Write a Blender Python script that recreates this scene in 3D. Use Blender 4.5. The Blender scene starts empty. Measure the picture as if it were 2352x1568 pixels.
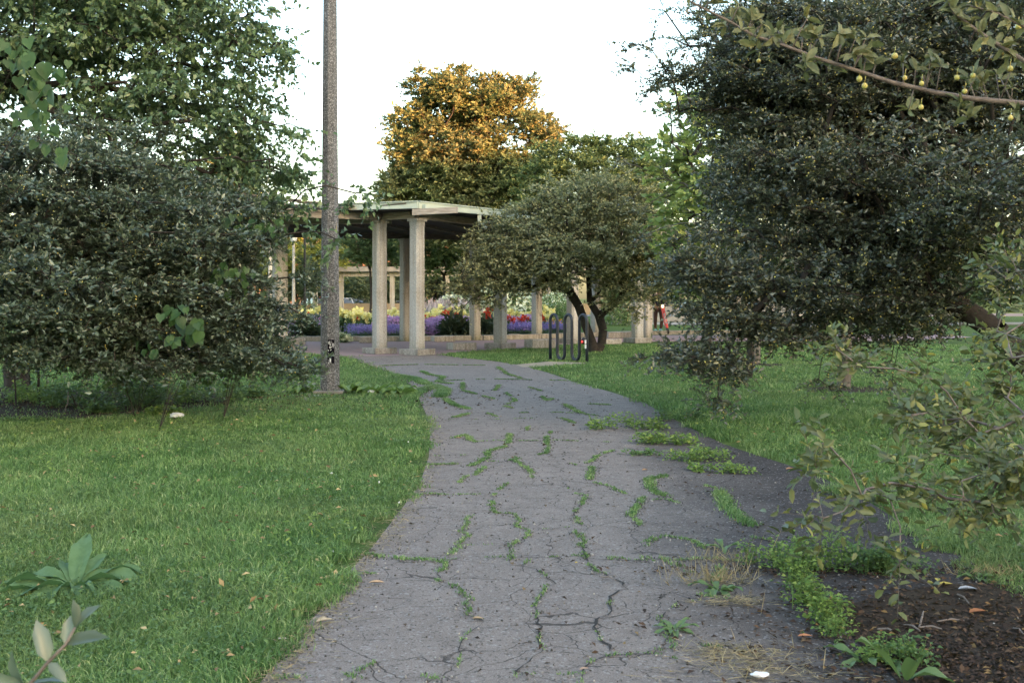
import bpy, bmesh, math, random
import numpy as np
from mathutils import Vector, Matrix, noise as mn

S = bpy.context.scene
COL = S.collection
R = math.radians
RNG = np.random.default_rng(7)
random.seed(7)

# ---------------------------------------------------------------- camera model (reference view is 2352 px wide)
F, HOR, EYE, CX = 2613.0, 685.0, 1.35, 1176.0
def W(px, py, Y):
    return np.array([(px - CX) / F * Y, Y, EYE - (py - HOR) / F * Y])
def G(px, py, z=0.0):
    Y = F * (EYE - z) / (py - HOR)
    return np.array([(px - CX) / F * Y, Y, z])
def M(v, Y):
    return v / F * Y
def Z1(x, y): return (516.8 + x * .29298, 401.9 + y * .29298)
def Z2(x, y): return (976.1 + x * .29298, 401.9 + y * .29298)
def Z4(x, y): return (574.2 + x * .3906, 803.9 + y * .3906)
def Z5(x, y): return (574.2 + x * .3906, 1091 + y * .3906)
def Z6(x, y): return (1435.5 + x * .3896, 1091 + y * .3896)
def Z8(x, y): return (574.2 + x * .1709, 602.9 + y * .1709)

# ---------------------------------------------------------------- scene graph helpers
def tag(o, label=None, cat=None, group=None, kind=None):
    if label: o['label'] = label
    if cat: o['category'] = cat
    if group: o['group'] = group
    if kind: o['kind'] = kind
    return o
def empty(name, loc, label, cat, group=None, rz=0):
    o = bpy.data.objects.new(name, None); COL.objects.link(o)
    o.location = loc; o.rotation_euler = (0, 0, rz); o.empty_display_size = .2
    return tag(o, label, cat, group)
def link(name, me, mat=None, parent=None, loc=None):
    o = bpy.data.objects.new(name, me); COL.objects.link(o)
    if mat is not None:
        me.materials.clear()
        for m in (mat if isinstance(mat, (list, tuple)) else [mat]): me.materials.append(m)
    if parent is not None: o.parent = parent
    if loc is not None: o.location = loc
    return o
def copy_tree(o, parent=None):
    c = o.copy(); COL.objects.link(c); c.parent = parent
    for ch in list(o.children): copy_tree(ch, c)
    return c

def mesh_np(name, verts, groups, smooth=False, mats=None):
    """groups: list of (nfaces,k) int arrays"""
    me = bpy.data.meshes.new(name)
    verts = np.asarray(verts, dtype=np.float32).reshape(-1, 3)
    me.vertices.add(len(verts)); me.vertices.foreach_set('co', verts.ravel())
    groups = [np.asarray(g, dtype=np.int32) for g in groups if len(g)]
    loops = np.concatenate([g.ravel() for g in groups])
    sizes = np.concatenate([np.full(len(g), g.shape[1], np.int32) for g in groups])
    starts = np.concatenate([[0], np.cumsum(sizes)[:-1]]).astype(np.int32)
    me.loops.add(len(loops)); me.loops.foreach_set('vertex_index', loops)
    me.polygons.add(len(sizes)); me.polygons.foreach_set('loop_start', starts)
    if mats is not None: me.polygons.foreach_set('material_index', np.asarray(mats, np.int32))
    me.update(calc_edges=True)
    if smooth: me.polygons.foreach_set('use_smooth', np.ones(len(sizes), bool))
    return me

class MB:
    """collects simple solids into ONE mesh"""
    def __init__(s): s.v = []; s.f = []; s.n = 0
    def add(s, verts, faces):
        s.v += [tuple(map(float, p)) for p in verts]; s.f += [tuple(i + s.n for i in f) for f in faces]; s.n = len(s.v)
    def box(s, c, size, rz=0, taper=1.0, rot=None):
        hx, hy, hz = [q / 2 for q in size]; P = []
        for z in (-hz, hz):
            k = taper if z > 0 else 1
            for x, y in ((-hx, -hy), (hx, -hy), (hx, hy), (-hx, hy)): P.append(Vector((x * k, y * k, z)))
        m = rot if rot is not None else Matrix.Rotation(rz, 3, 'Z')
        s.add([m @ p + Vector(c) for p in P], [(3, 2, 1, 0), (4, 5, 6, 7), (0, 1, 5, 4), (1, 2, 6, 5), (2, 3, 7, 6), (3, 0, 4, 7)])
    def beam(s, a, b, w, h):
        a = Vector(a); b = Vector(b); d = b - a; L = d.length
        x = d.normalized(); y = Vector((0, 0, 1)).cross(x)
        if y.length < 1e-4: y = Vector((0, 1, 0))
        y.normalize(); z = x.cross(y)
        m = Matrix((x, y, z)).transposed()
        s.box((a + b) / 2, (L, w, h), rot=m)
    def tube(s, pts, rad, n=8, cap=True):
        pts = [Vector(p) for p in pts]
        if not hasattr(rad, '__len__'): rad = [rad] * len(pts)
        rings = []; up = None
        for i, p in enumerate(pts):
            d = (pts[min(i + 1, len(pts) - 1)] - pts[max(i - 1, 0)]).normalized()
            if up is None: up = Vector((0, 0, 1)) if abs(d.z) < .9 else Vector((1, 0, 0))
            x = up.cross(d); x = x.normalized() if x.length > 1e-5 else Vector((1, 0, 0)); y = d.cross(x); up = y
            rings.append([p + (x * math.cos(t) + y * math.sin(t)) * rad[i] for t in [2 * math.pi * k / n for k in range(n)]])
        V = [q for r in rings for q in r]; Fc = []
        for i in range(len(pts) - 1):
            for k in range(n):
                Fc.append((i * n + k, i * n + (k + 1) % n, (i + 1) * n + (k + 1) % n, (i + 1) * n + k))
        if cap: Fc += [tuple(range(n - 1, -1, -1)), tuple((len(pts) - 1) * n + k for k in range(n))]
        s.add(V, Fc)
    def prism(s, poly, z0, z1):
        n = len(poly)
        s.add([(p[0], p[1], z0) for p in poly] + [(p[0], p[1], z1) for p in poly],
              [tuple(range(n - 1, -1, -1)), tuple(range(n, 2 * n))] + [(k, (k + 1) % n, n + (k + 1) % n, n + k) for k in range(n)])
    def loft(s, rings):
        n = len(rings[0]); V = [p for r in rings for p in r]; Fc = []
        for i in range(len(rings) - 1):
            for k in range(n): Fc.append((i * n + k, i * n + (k + 1) % n, (i + 1) * n + (k + 1) % n, (i + 1) * n + k))
        Fc += [tuple(range(n - 1, -1, -1)), tuple((len(rings) - 1) * n + k for k in range(n))]
        s.add(V, Fc)
    def ball(s, c, r, n=8, m=5, sc=(1, 1, 1)):
        V = [(c[0], c[1], c[2] - r * sc[2])]
        for i in range(1, m):
            t = math.pi * i / m
            for k in range(n):
                a = 2 * math.pi * k / n
                V.append((c[0] + r * sc[0] * math.sin(t) * math.cos(a), c[1] + r * sc[1] * math.sin(t) * math.sin(a), c[2] - r * sc[2] * math.cos(t)))
        V.append((c[0], c[1], c[2] + r * sc[2])); Fc = []
        for k in range(n): Fc.append((0, 1 + (k + 1) % n, 1 + k))
        for i in range(m - 2):
            for k in range(n): Fc.append((1 + i * n + k, 1 + i * n + (k + 1) % n, 1 + (i + 1) * n + (k + 1) % n, 1 + (i + 1) * n + k))
        L = len(V) - 1
        for k in range(n): Fc.append((L, L - n + k, L - n + (k + 1) % n))
        s.add(V, Fc)
    def build(s, name, mat, parent=None, loc=None, smooth=False, bevel=0, off=None):
        me = bpy.data.meshes.new(name)
        V = s.v if off is None else [(a - off[0], b - off[1], c - off[2]) for a, b, c in s.v]
        me.from_pydata(V, [], s.f); me.update()
        if bevel:
            bm = bmesh.new(); bm.from_mesh(me)
            ed = [e for e in bm.edges if e.is_manifold and e.calc_face_angle(0) > .6]
            bmesh.ops.bevel(bm, geom=ed, offset=bevel, segments=1, affect='EDGES'); bm.to_mesh(me); bm.free()
        if smooth: me.polygons.foreach_set('use_smooth', [True] * len(me.polygons))
        return link(name, me, mat, parent, loc)

# ---------------------------------------------------------------- materials
def new_mat(name):
    m = bpy.data.materials.new(name); m.use_nodes = True
    nt = m.node_tree; b = nt.nodes['Principled BSDF']
    return m, nt, b
def ramp(nt, fac, stops, interp='LINEAR'):
    r = nt.nodes.new('ShaderNodeValToRGB'); r.color_ramp.interpolation = interp
    e = r.color_ramp.elements
    while len(e) < len(stops): e.new(.5)
    for q, (p, c) in zip(e, stops):
        q.position = p; q.color = (*c, 1) if len(c) == 3 else c
    nt.links.new(fac, r.inputs[0]); return r.outputs[0]
def tex(nt, kind, scale, detail=4, coord='Object', rough=.6, dist=0):
    tc = nt.nodes.new('ShaderNodeTexCoord'); n = nt.nodes.new(kind)
    nt.links.new(tc.outputs[coord], n.inputs['Vector']); n.inputs['Scale'].default_value = scale
    if kind == 'ShaderNodeTexNoise':
        n.inputs['Detail'].default_value = detail; n.inputs['Roughness'].default_value = rough; n.inputs['Distortion'].default_value = dist
    return n
def mix(nt, fac, a, b, mode='MIX'):
    n = nt.nodes.new('ShaderNodeMix'); n.data_type = 'RGBA'; n.blend_type = mode
    for s, v in ((0, fac), (6, a), (7, b)):
        if isinstance(v, (int, float)): n.inputs[s].default_value = v
        elif isinstance(v, tuple): n.inputs[s].default_value = (*v, 1)
        else: nt.links.new(v, n.inputs[s])
    return n.outputs[2]
def mth(nt, op, a, b=None, c=None, clamp=False):
    n = nt.nodes.new('ShaderNodeMath'); n.operation = op; n.use_clamp = clamp
    for i, v in enumerate((a, b, c)):
        if v is None: continue
        if isinstance(v, (int, float)): n.inputs[i].default_value = v
        else: nt.links.new(v, n.inputs[i])
    return n.outputs[0]
def bump(nt, b, h, strength=.3, dist=.01):
    n = nt.nodes.new('ShaderNodeBump'); n.inputs['Strength'].default_value = strength; n.inputs['Distance'].default_value = dist
    nt.links.new(h, n.inputs['Height']); nt.links.new(n.outputs[0], b.inputs['Normal'])

def leaf_mat(name, stops, rough=.45, spec=.5, trans=.25, patch=None, pscale=1.2, back=.35, dry=0):
    m, nt, b = new_mat(name)
    g = nt.nodes.new('ShaderNodeNewGeometry')
    c = ramp(nt, g.outputs['Random Per Island'], stops)
    if patch:
        n = tex(nt, 'ShaderNodeTexNoise', pscale, 3)
        f = ramp(nt, n.outputs['Fac'], [(.42, (0, 0, 0)), (.6, (1, 1, 1))])
        c = mix(nt, f, c, patch, 'MULTIPLY')
    if dry:
        n = tex(nt, 'ShaderNodeTexNoise', .55, 5); c = mix(nt, mth(nt, 'MULTIPLY', ramp(nt, n.outputs['Fac'], [(.45, (0, 0, 0)), (.72, (1, 1, 1))]), dry), c, (.32, .29, .15))
    if back:
        c = mix(nt, mth(nt, 'MULTIPLY', g.outputs['Backfacing'], back), c, mix(nt, .5, c, (.22, .26, .16)))
    nt.links.new(c, b.inputs['Base Color'])
    b.inputs['Roughness'].default_value = rough; b.inputs['Specular IOR Level'].default_value = spec
    t = nt.nodes.new('ShaderNodeBsdfTranslucent'); nt.links.new(mix(nt, .4, c, (.24, .33, .09)), t.inputs[0])
    x = nt.nodes.new('ShaderNodeMixShader'); x.inputs[0].default_value = trans
    nt.links.new(b.outputs[0], x.inputs[1]); nt.links.new(t.outputs[0], x.inputs[2])
    nt.links.new(x.outputs[0], nt.nodes['Material Output'].inputs[0])
    return m
def plain(name, col, rough=.6, metal=0, spec=.5, var=None, vs=8, bmp=0, emit=0):
    m, nt, b = new_mat(name)
    b.inputs['Base Color'].default_value = (*col, 1); b.inputs['Roughness'].default_value = rough
    b.inputs['Metallic'].default_value = metal; b.inputs['Specular IOR Level'].default_value = spec
    if var:
        n = tex(nt, 'ShaderNodeTexNoise', vs, 5)
        nt.links.new(ramp(nt, n.outputs['Fac'], [(.3, var), (.7, col)]), b.inputs['Base Color'])
        if bmp: bump(nt, b, n.outputs['Fac'], bmp)
    if emit:
        b.inputs['Emission Color'].default_value = (*col, 1); b.inputs['Emission Strength'].default_value = emit
    return m
def stone_mat(name, a, bcol, fine=90, speck=.5, stain=(.5, .47, .42), rough=.85, moss=0):
    m, nt, b = new_mat(name)
    n1 = tex(nt, 'ShaderNodeTexNoise', fine, 3, rough=.7); n2 = tex(nt, 'ShaderNodeTexNoise', 1.6, 5)
    v = tex(nt, 'ShaderNodeTexVoronoi', fine * 1.3)
    c = ramp(nt, n1.outputs['Fac'], [(.3, a), (.7, bcol)])
    sp = nt.nodes.new('ShaderNodeSeparateColor'); nt.links.new(v.outputs['Color'], sp.inputs[0])
    c = mix(nt, mth(nt, 'MULTIPLY', mth(nt, 'GREATER_THAN', sp.outputs[0], .8), speck), c, tuple(min(1, q * 1.7) for q in bcol))
    c = mix(nt, mth(nt, 'MULTIPLY', mth(nt, 'LESS_THAN', sp.outputs[1], .2), speck), c, tuple(q * .45 for q in a))
    # rain streaks: noise stretched along Z
    tc = nt.nodes.new('ShaderNodeTexCoord'); mp = nt.nodes.new('ShaderNodeMapping'); mp.inputs['Scale'].default_value = (9, 9, .5)
    nt.links.new(tc.outputs['Object'], mp.inputs[0]); n3 = nt.nodes.new('ShaderNodeTexNoise'); nt.links.new(mp.outputs[0], n3.inputs['Vector']); n3.inputs['Scale'].default_value = 1
    f = ramp(nt, mth(nt, 'MULTIPLY', n3.outputs['Fac'], mth(nt, 'ADD', n2.outputs['Fac'], .5)), [(.45, (0, 0, 0)), (.75, (1, 1, 1))])
    c = mix(nt, mth(nt, 'MULTIPLY', f, .8), c, mix(nt, 1.0, c, stain, 'MULTIPLY'))
    # mossy dirt creeping up from the foot
    sz = nt.nodes.new('ShaderNodeSeparateXYZ'); nt.links.new(tc.outputs['Object'], sz.inputs[0])
    ft = mth(nt, 'SUBTRACT', mth(nt, 'MULTIPLY', n2.outputs['Fac'], 1.1), mth(nt, 'MULTIPLY', sz.outputs[2], 1.1), clamp=True)
    c = mix(nt, mth(nt, 'MULTIPLY', ft, 1.4 * moss, clamp=True), c, mix(nt, 1., c, (.50, .50, .38), 'MULTIPLY'))
    nt.links.new(c, b.inputs['Base Color']); b.inputs['Roughness'].default_value = rough; b.inputs['Specular IOR Level'].default_value = .15
    bump(nt, b, n1.outputs['Fac'], .5, .006)
    return m
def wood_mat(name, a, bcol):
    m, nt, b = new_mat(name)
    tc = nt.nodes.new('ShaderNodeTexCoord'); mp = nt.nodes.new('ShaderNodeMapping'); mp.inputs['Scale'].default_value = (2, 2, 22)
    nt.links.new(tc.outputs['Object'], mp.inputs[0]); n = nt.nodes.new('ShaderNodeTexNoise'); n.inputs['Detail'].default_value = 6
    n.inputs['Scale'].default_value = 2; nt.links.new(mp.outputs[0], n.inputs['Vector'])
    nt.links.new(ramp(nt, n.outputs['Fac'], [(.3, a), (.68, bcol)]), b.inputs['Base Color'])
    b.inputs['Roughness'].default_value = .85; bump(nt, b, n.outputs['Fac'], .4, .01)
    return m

MAT = {}
MAT['bark'] = plain('bark', (.070, .060, .052), .95, spec=.1, var=(.035, .03, .026), vs=14, bmp=.8)
MAT['bark_pale'] = plain('bark_pale', (.20, .18, .15), .9, var=(.09, .075, .06), vs=10, bmp=.8)
MAT['twig'] = plain('twig', (.24, .19, .155), .7, var=(.11, .085, .07), vs=25, bmp=.4)
MAT['leaf_crab'] = leaf_mat('leaf_crab', [(0, (0.045, 0.073, 0.052)), (.5, (0.088, 0.125, 0.088)), (.86, (0.146, 0.190, 0.134)), (1, (0.178, 0.228, 0.162))], .30, .7, .18)
MAT['leaf_crab_r'] = leaf_mat('leaf_crab_r', [(0, (0.041, 0.056, 0.043)), (.5, (0.085, 0.100, 0.074)), (.86, (0.152, 0.156, 0.106)), (1, (0.275, 0.258, 0.113))], .30, .65, .16)
MAT['leaf_near'] = leaf_mat('leaf_near', [(0, (0.055, 0.073, 0.028)), (.5, (0.105, 0.129, 0.042)), (.85, (0.180, 0.190, 0.061)), (1, (0.360, 0.347, 0.077))], .45, .45, .22)
MAT['leaf_close'] = leaf_mat('leaf_close', [(0, (0.119, 0.128, 0.056)), (.5, (0.204, 0.204, 0.088)), (.85, (0.272, 0.264, 0.120)), (1, (0.357, 0.323, 0.112))], .5, .3, .25, patch=(.66, .6, .5), pscale=55)
MAT['leaf_lime'] = leaf_mat('leaf_lime', [(0, (0.050, 0.100, 0.050)), (.5, (0.096, 0.163, 0.077)), (1, (0.192, 0.275, 0.110))], .36, .55, .28)
MAT['leaf_vine'] = leaf_mat('leaf_vine', [(0, (0.026, 0.066, 0.020)), (1, (0.075, 0.148, 0.045))], .5, .4, .35)
MAT['leaf_center'] = leaf_mat('leaf_center', [(0, (0.129, 0.147, 0.079)), (.5, (0.267, 0.269, 0.139)), (1, (0.532, 0.488, 0.225))], .42, .5, .25)
MAT['leaf_big'] = leaf_mat('leaf_big', [(0, (0.077, 0.110, 0.050)), (.5, (0.149, 0.171, 0.077)), (1, (0.231, 0.226, 0.099))], .6, .25, .25, patch=(.8, .95, .8), pscale=.25)
MAT['leaf_far_a'] = leaf_mat('leaf_far_a', [(0, (0.110, 0.134, 0.051)), (.5, (0.207, 0.222, 0.076)), (1, (0.331, 0.309, 0.101))], .6, .25, .2, patch=(.55, .75, .7), pscale=.25)
MAT['leaf_far_b'] = leaf_mat('leaf_far_b', [(0, (0.054, 0.094, 0.040)), (1, (0.132, 0.188, 0.075))], .6, .25, .25)
MAT['leaf_bright'] = leaf_mat('leaf_bright', [(0, (0.155, 0.226, 0.070)), (.5, (0.290, 0.376, 0.106)), (1, (0.505, 0.544, 0.166))], .5, .35, .35)
MAT['leaf_yellowgreen'] = leaf_mat('leaf_yellowgreen', [(0, (.16, .19, .03)), (1, (.34, .34, .06))], .6, .3, .25)
MAT['leaf_darkrow'] = leaf_mat('leaf_darkrow', [(0, (0.050, 0.072, 0.042)), (1, (0.125, 0.158, 0.078))], .6, .25, .15)
MAT['leaf_locust'] = leaf_mat('leaf_locust', [(0, (.035, .07, .035)), (1, (.09, .15, .055))], .55, .3, .3)
MAT['fruit'] = plain('fruit', (.52, .55, .13), .35, var=(.62, .42, .13), vs=60)
MAT['grass'] = leaf_mat('grass', [(0, (0.074, 0.151, 0.041)), (.45, (0.153, 0.276, 0.080)), (.85, (0.258, 0.406, 0.136)), (1, (0.566, 0.614, 0.295))], .5, .3, .35, patch=(.55, .66, .60), pscale=1.3, back=0, dry=.28)
MAT['weed'] = leaf_mat('weed', [(0, (.11, .19, .04)), (.6, (.20, .32, .07)), (1, (.34, .42, .11))], .5, .3, .35)
MAT['weed_dark'] = leaf_mat('weed_dark', [(0, (.07, .14, .045)), (1, (.16, .26, .08))], .5, .35, .3)
MAT['straw'] = leaf_mat('straw', [(0, (.22, .18, .10)), (1, (.48, .38, .22))], .8, .2, .2, back=0)
MAT['litter'] = leaf_mat('litter', [(0, (0.022, 0.015, 0.012)), (.6, (0.060, 0.038, 0.028)), (.9, (0.120, 0.075, 0.048)), (1, (0.262, 0.165, 0.064))], .8, .2, .05, back=0)
MAT['dock'] = leaf_mat('dock', [(0, (.08, .17, .075)), (1, (.13, .25, .10))], .6, .25, .25, patch=(.72, .8, .7), pscale=22)
MAT['aggregate'] = stone_mat('aggregate', (.088, .091, .097), (.195, .200, .210), 60, .75, (.75, .72, .68))
MAT['column'] = stone_mat('column', (.31, .302, .285), (.475, .462, .438), 60, .3, (.66, .60, .50), moss=1)
MAT['plinth'] = stone_mat('plinth', (.22, .205, .185), (.33, .315, .285), 40, .3, (.5, .46, .4))
MAT['bench'] = stone_mat('bench', (.27, .255, .235), (.40, .38, .35), 40, .3, (.6, .56, .48))
MAT['wood'] = wood_mat('wood', (.20, .175, .15), (.42, .385, .34))
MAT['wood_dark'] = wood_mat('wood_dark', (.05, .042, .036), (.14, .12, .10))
MAT['fascia'] = plain('fascia', (.50, .56, .47), .5, var=(.43, .48, .41), vs=2)
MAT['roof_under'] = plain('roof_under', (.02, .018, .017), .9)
MAT['black'] = plain('black', (.012, .013, .016), .45, spec=.5)
MAT['rack'] = plain('rack', (.012, .016, .026), .28, spec=.5, var=(.03, .036, .05), vs=12)
MAT['white'] = plain('white', (.75, .75, .74), .6)
MAT['navy'] = plain('navy', (.03, .035, .09), .6)
MAT['red_glow'] = plain('red_glow', (1, .03, .02), .5, emit=1.2)
MAT['lamp_glow'] = plain('lamp_glow', (1, .85, .4), .5, emit=2.0)
MAT['orange_glow'] = plain('orange_glow', (1, .42, .10), .5, emit=.9)

# ground materials
def mat_lawn():
    m, nt, b = new_mat('lawn')
    n = tex(nt, 'ShaderNodeTexNoise', 2.2, 8); n2 = tex(nt, 'ShaderNodeTexNoise', 45, 4)
    c = ramp(nt, n.outputs['Fac'], [(.3, (.06, .10, .03)), (.55, (.11, .17, .045)), (.75, (.17, .21, .07))])
    c = mix(nt, ramp(nt, n2.outputs['Fac'], [(.35, (0, 0, 0)), (.7, (1, 1, 1))]), mix(nt, 1., c, (.45, .5, .4), 'MULTIPLY'), c)
    nt.links.new(c, b.inputs['Base Color']); b.inputs['Roughness'].default_value = .95; b.inputs['Specular IOR Level'].default_value = .1
    bump(nt, b, n2.outputs['Fac'], .8, .03); return m
def mat_asphalt():
    m, nt, b = new_mat('asphalt')
    tc = nt.nodes.new('ShaderNodeTexCoord'); sx = nt.nodes.new('ShaderNodeSeparateXYZ'); nt.links.new(tc.outputs['Object'], sx.inputs[0])
    big = tex(nt, 'ShaderNodeTexNoise', .9, 7, rough=.65); mid = tex(nt, 'ShaderNodeTexNoise', 7, 6); fine = tex(nt, 'ShaderNodeTexNoise', 150, 3, rough=.8)
    vor = tex(nt, 'ShaderNodeTexVoronoi', 95); sc = nt.nodes.new('ShaderNodeSeparateColor'); nt.links.new(vor.outputs['Color'], sc.inputs[0])
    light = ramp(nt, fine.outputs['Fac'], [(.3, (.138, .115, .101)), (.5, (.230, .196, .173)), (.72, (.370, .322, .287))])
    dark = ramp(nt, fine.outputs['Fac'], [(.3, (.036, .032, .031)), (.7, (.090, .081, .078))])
    # worn light wheelway on the left, newer dark asphalt plus painted tree shade right
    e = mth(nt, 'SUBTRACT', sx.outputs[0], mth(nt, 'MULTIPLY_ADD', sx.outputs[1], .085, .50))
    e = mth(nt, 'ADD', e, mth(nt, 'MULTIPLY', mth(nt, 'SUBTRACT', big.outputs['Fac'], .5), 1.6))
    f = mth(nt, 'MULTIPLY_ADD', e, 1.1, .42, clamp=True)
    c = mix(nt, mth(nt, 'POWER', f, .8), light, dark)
    c = mix(nt, mth(nt, 'MULTIPLY', ramp(nt, mid.outputs['Fac'], [(.35, (1, 1, 1)), (.6, (0, 0, 0))]), .40), c, mix(nt, 1., c, (.60, .58, .58), 'MULTIPLY'))
    c = mix(nt, mth(nt, 'MULTIPLY', ramp(nt, big.outputs['Fac'], [(.5, (0, 0, 0)), (.7, (1, 1, 1))]), .35), c, mix(nt, 1., c, (1.35, 1.35, 1.35), 'MULTIPLY'))
    c = mix(nt, mth(nt, 'MULTIPLY', mth(nt, 'GREATER_THAN', sc.outputs[0], .94), .35), c, (.42, .41, .40))
    c = mix(nt, mth(nt, 'MULTIPLY', mth(nt, 'LESS_THAN', sc.outputs[1], .10), .5), c, (.05, .048, .047))
    # hairline crazing
    wn = tex(nt, 'ShaderNodeTexNoise', 3, 3); mpn = nt.nodes.new('ShaderNodeVectorMath'); mpn.operation = 'MULTIPLY_ADD'
    nt.links.new(wn.outputs['Color'], mpn.inputs[0]); mpn.inputs[1].default_value = (.26, .26, 0); nt.links.new(tc.outputs['Object'], mpn.inputs[2])
    hv = nt.nodes.new('ShaderNodeTexVoronoi'); hv.feature = 'DISTANCE_TO_EDGE'; hv.inputs['Scale'].default_value = 3.6; nt.links.new(mpn.outputs[0], hv.inputs['Vector'])
    hv2 = nt.nodes.new('ShaderNodeTexVoronoi'); hv2.feature = 'DISTANCE_TO_EDGE'; hv2.inputs['Scale'].default_value = 1.15; nt.links.new(mpn.outputs[0], hv2.inputs['Vector'])
    cr = mth(nt, 'LESS_THAN', hv.outputs['Distance'], .010); cr2 = mth(nt, 'LESS_THAN', hv2.outputs['Distance'], .0024)
    mk = ramp(nt, tex(nt, 'ShaderNodeTexNoise', 1.7, 4).outputs['Fac'], [(.47, (0, 0, 0)), (.55, (1, 1, 1))])
    crk = mth(nt, 'MAXIMUM', mth(nt, 'MULTIPLY', cr, mk), cr2)
    c = mix(nt, mth(nt, 'MULTIPLY', crk, .75), c, (.035, .032, .03))
    nt.links.new(c, b.inputs['Base Color']); b.inputs['Roughness'].default_value = .9; b.inputs['Specular IOR Level'].default_value = .10
    h = mth(nt, 'SUBTRACT', mth(nt, 'ADD', fine.outputs['Fac'], mth(nt, 'MULTIPLY', mid.outputs['Fac'], 1.5)), mth(nt, 'MULTIPLY', crk, 2.))
    bump(nt, b, h, .55, .008); return m
def mat_soil():
    m, nt, b = new_mat('soil')
    n = tex(nt, 'ShaderNodeTexNoise', 9, 8, rough=.7); n2 = tex(nt, 'ShaderNodeTexNoise', 70, 4, rough=.8)
    c = ramp(nt, n.outputs['Fac'], [(.3, (.022, .018, .016)), (.55, (.050, .041, .035)), (.75, (.11, .088, .07))])
    c = mix(nt, .5, c, ramp(nt, n2.outputs['Fac'], [(.3, (.03, .025, .02)), (.75, (.15, .12, .09))]))
    nt.links.new(c, b.inputs['Base Color']); b.inputs['Roughness'].default_value = 1; b.inputs['Specular IOR Level'].default_value = .03
    bump(nt, b, n2.outputs['Fac'], .8, .02); return m
def mat_brick(name, c1, c2, mortar, scale, bw=.5, rh=.25, swap=False):
    m, nt, b = new_mat(name)
    tc = nt.nodes.new('ShaderNodeTexCoord'); br = nt.nodes.new('ShaderNodeTexBrick')
    vec = tc.outputs['Object']
    if swap:
        sx = nt.nodes.new('ShaderNodeSeparateXYZ'); nt.links.new(vec, sx.inputs[0]); cb = nt.nodes.new('ShaderNodeCombineXYZ')
        nt.links.new(mth(nt, 'ADD', sx.outputs[0], sx.outputs[1]), cb.inputs[0]); nt.links.new(sx.outputs[2], cb.inputs[1]); vec = cb.outputs[0]
    nt.links.new(vec, br.inputs['Vector']); br.inputs['Scale'].default_value = scale
    br.inputs['Color1'].default_value = (*c1, 1); br.inputs['Color2'].default_value = (*c2, 1); br.inputs['Mortar'].default_value = (*mortar, 1)
    br.inputs['Mortar Size'].default_value = .015; br.inputs['Brick Width'].default_value = bw; br.inputs['Row Height'].default_value = rh
    n = tex(nt, 'ShaderNodeTexNoise', 1.1, 5)
    c = mix(nt, mth(nt, 'MULTIPLY', n.outputs['Fac'], .5), br.outputs['Color'], tuple(q * 1.25 for q in c2))
    nt.links.new(c, b.inputs['Base Color']); b.inputs['Roughness'].default_value = .9; b.inputs['Specular IOR Level'].default_value = .1; return m
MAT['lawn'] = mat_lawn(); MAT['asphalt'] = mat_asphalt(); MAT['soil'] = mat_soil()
MAT['pavers'] = mat_brick('pavers', (.34, .24, .245), (.27, .20, .21), (.24, .20, .19), 5)
MAT['brick'] = mat_brick('brick', (.26, .15, .11), (.22, .12, .09), (.26, .23, .20), 4, swap=True)
MAT['crack'] = plain('crack', (.022, .019, .017), .95)
MAT['road'] = plain('road', (.10, .10, .105), .85, var=(.07, .07, .072), vs=3)
MAT['concrete'] = plain('concrete', (.30, .28, .25), .85, var=(.20, .185, .16), vs=5, bmp=.3)
MAT['tanwall'] = plain('tanwall', (.34, .28, .20), .85, var=(.26, .21, .15), vs=3)
MAT['greywall'] = plain('greywall', (.27, .26, .24), .85, var=(.17, .165, .155), vs=2)

# ---------------------------------------------------------------- world, sun, camera
SUN_EL, SUN_AZ = 5.5, 135.0          # azimuth measured clockwise from +Y: behind the viewer on the right
w = bpy.data.worlds.new('World'); S.world = w; w.use_nodes = True
nt = w.node_tree; bg = nt.nodes['Background']; sk = nt.nodes.new('ShaderNodeTexSky'); sk.sky_type = 'NISHITA'
sk.sun_disc = False; sk.sun_elevation = R(SUN_EL + 3.5); sk.sun_rotation = R(SUN_AZ); sk.air_density = 1.0; sk.dust_density = 2.6; sk.ozone_density = .7
nt.links.new(sk.outputs[0], bg.inputs[0]); bg.inputs[1].default_value = .15
sl = bpy.data.lights.new('sun', 'SUN'); sl.energy = 3.6; sl.angle = R(.6); sl.color = (1, .36, .14)
so = bpy.data.objects.new('sun', sl); COL.objects.link(so)
sd = Vector((math.sin(R(SUN_AZ)) * math.cos(R(SUN_EL)), math.cos(R(SUN_AZ)) * math.cos(R(SUN_EL)), math.sin(R(SUN_EL))))
so.rotation_euler = sd.to_track_quat('Z', 'Y').to_euler()
cam = bpy.data.cameras.new('camera'); co = bpy.data.objects.new('camera', cam); COL.objects.link(co); S.camera = co
co.location = (0, 0, EYE); co.rotation_euler = (R(90), 0, 0)
cam.sensor_width = 36; cam.lens = 36 * F / 2352; cam.shift_y = -(784 - HOR) / 2352; cam.clip_end = 6000; cam.clip_start = .05
cam.dof.use_dof = True; cam.dof.focus_distance = 13; cam.dof.aperture_fstop = 12
S.view_settings.view_transform = 'Standard'; S.view_settings.look = 'None'; S.view_settings.gamma = 1; S.view_settings.exposure = 2.75
S.render.engine = 'CYCLES'; S.cycles.max_bounces = 7; S.cycles.transparent_max_bounces = 4
S.cycles.diffuse_bounces = 4; S.cycles.glossy_bounces = 2; S.cycles.transmission_bounces = 3
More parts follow.
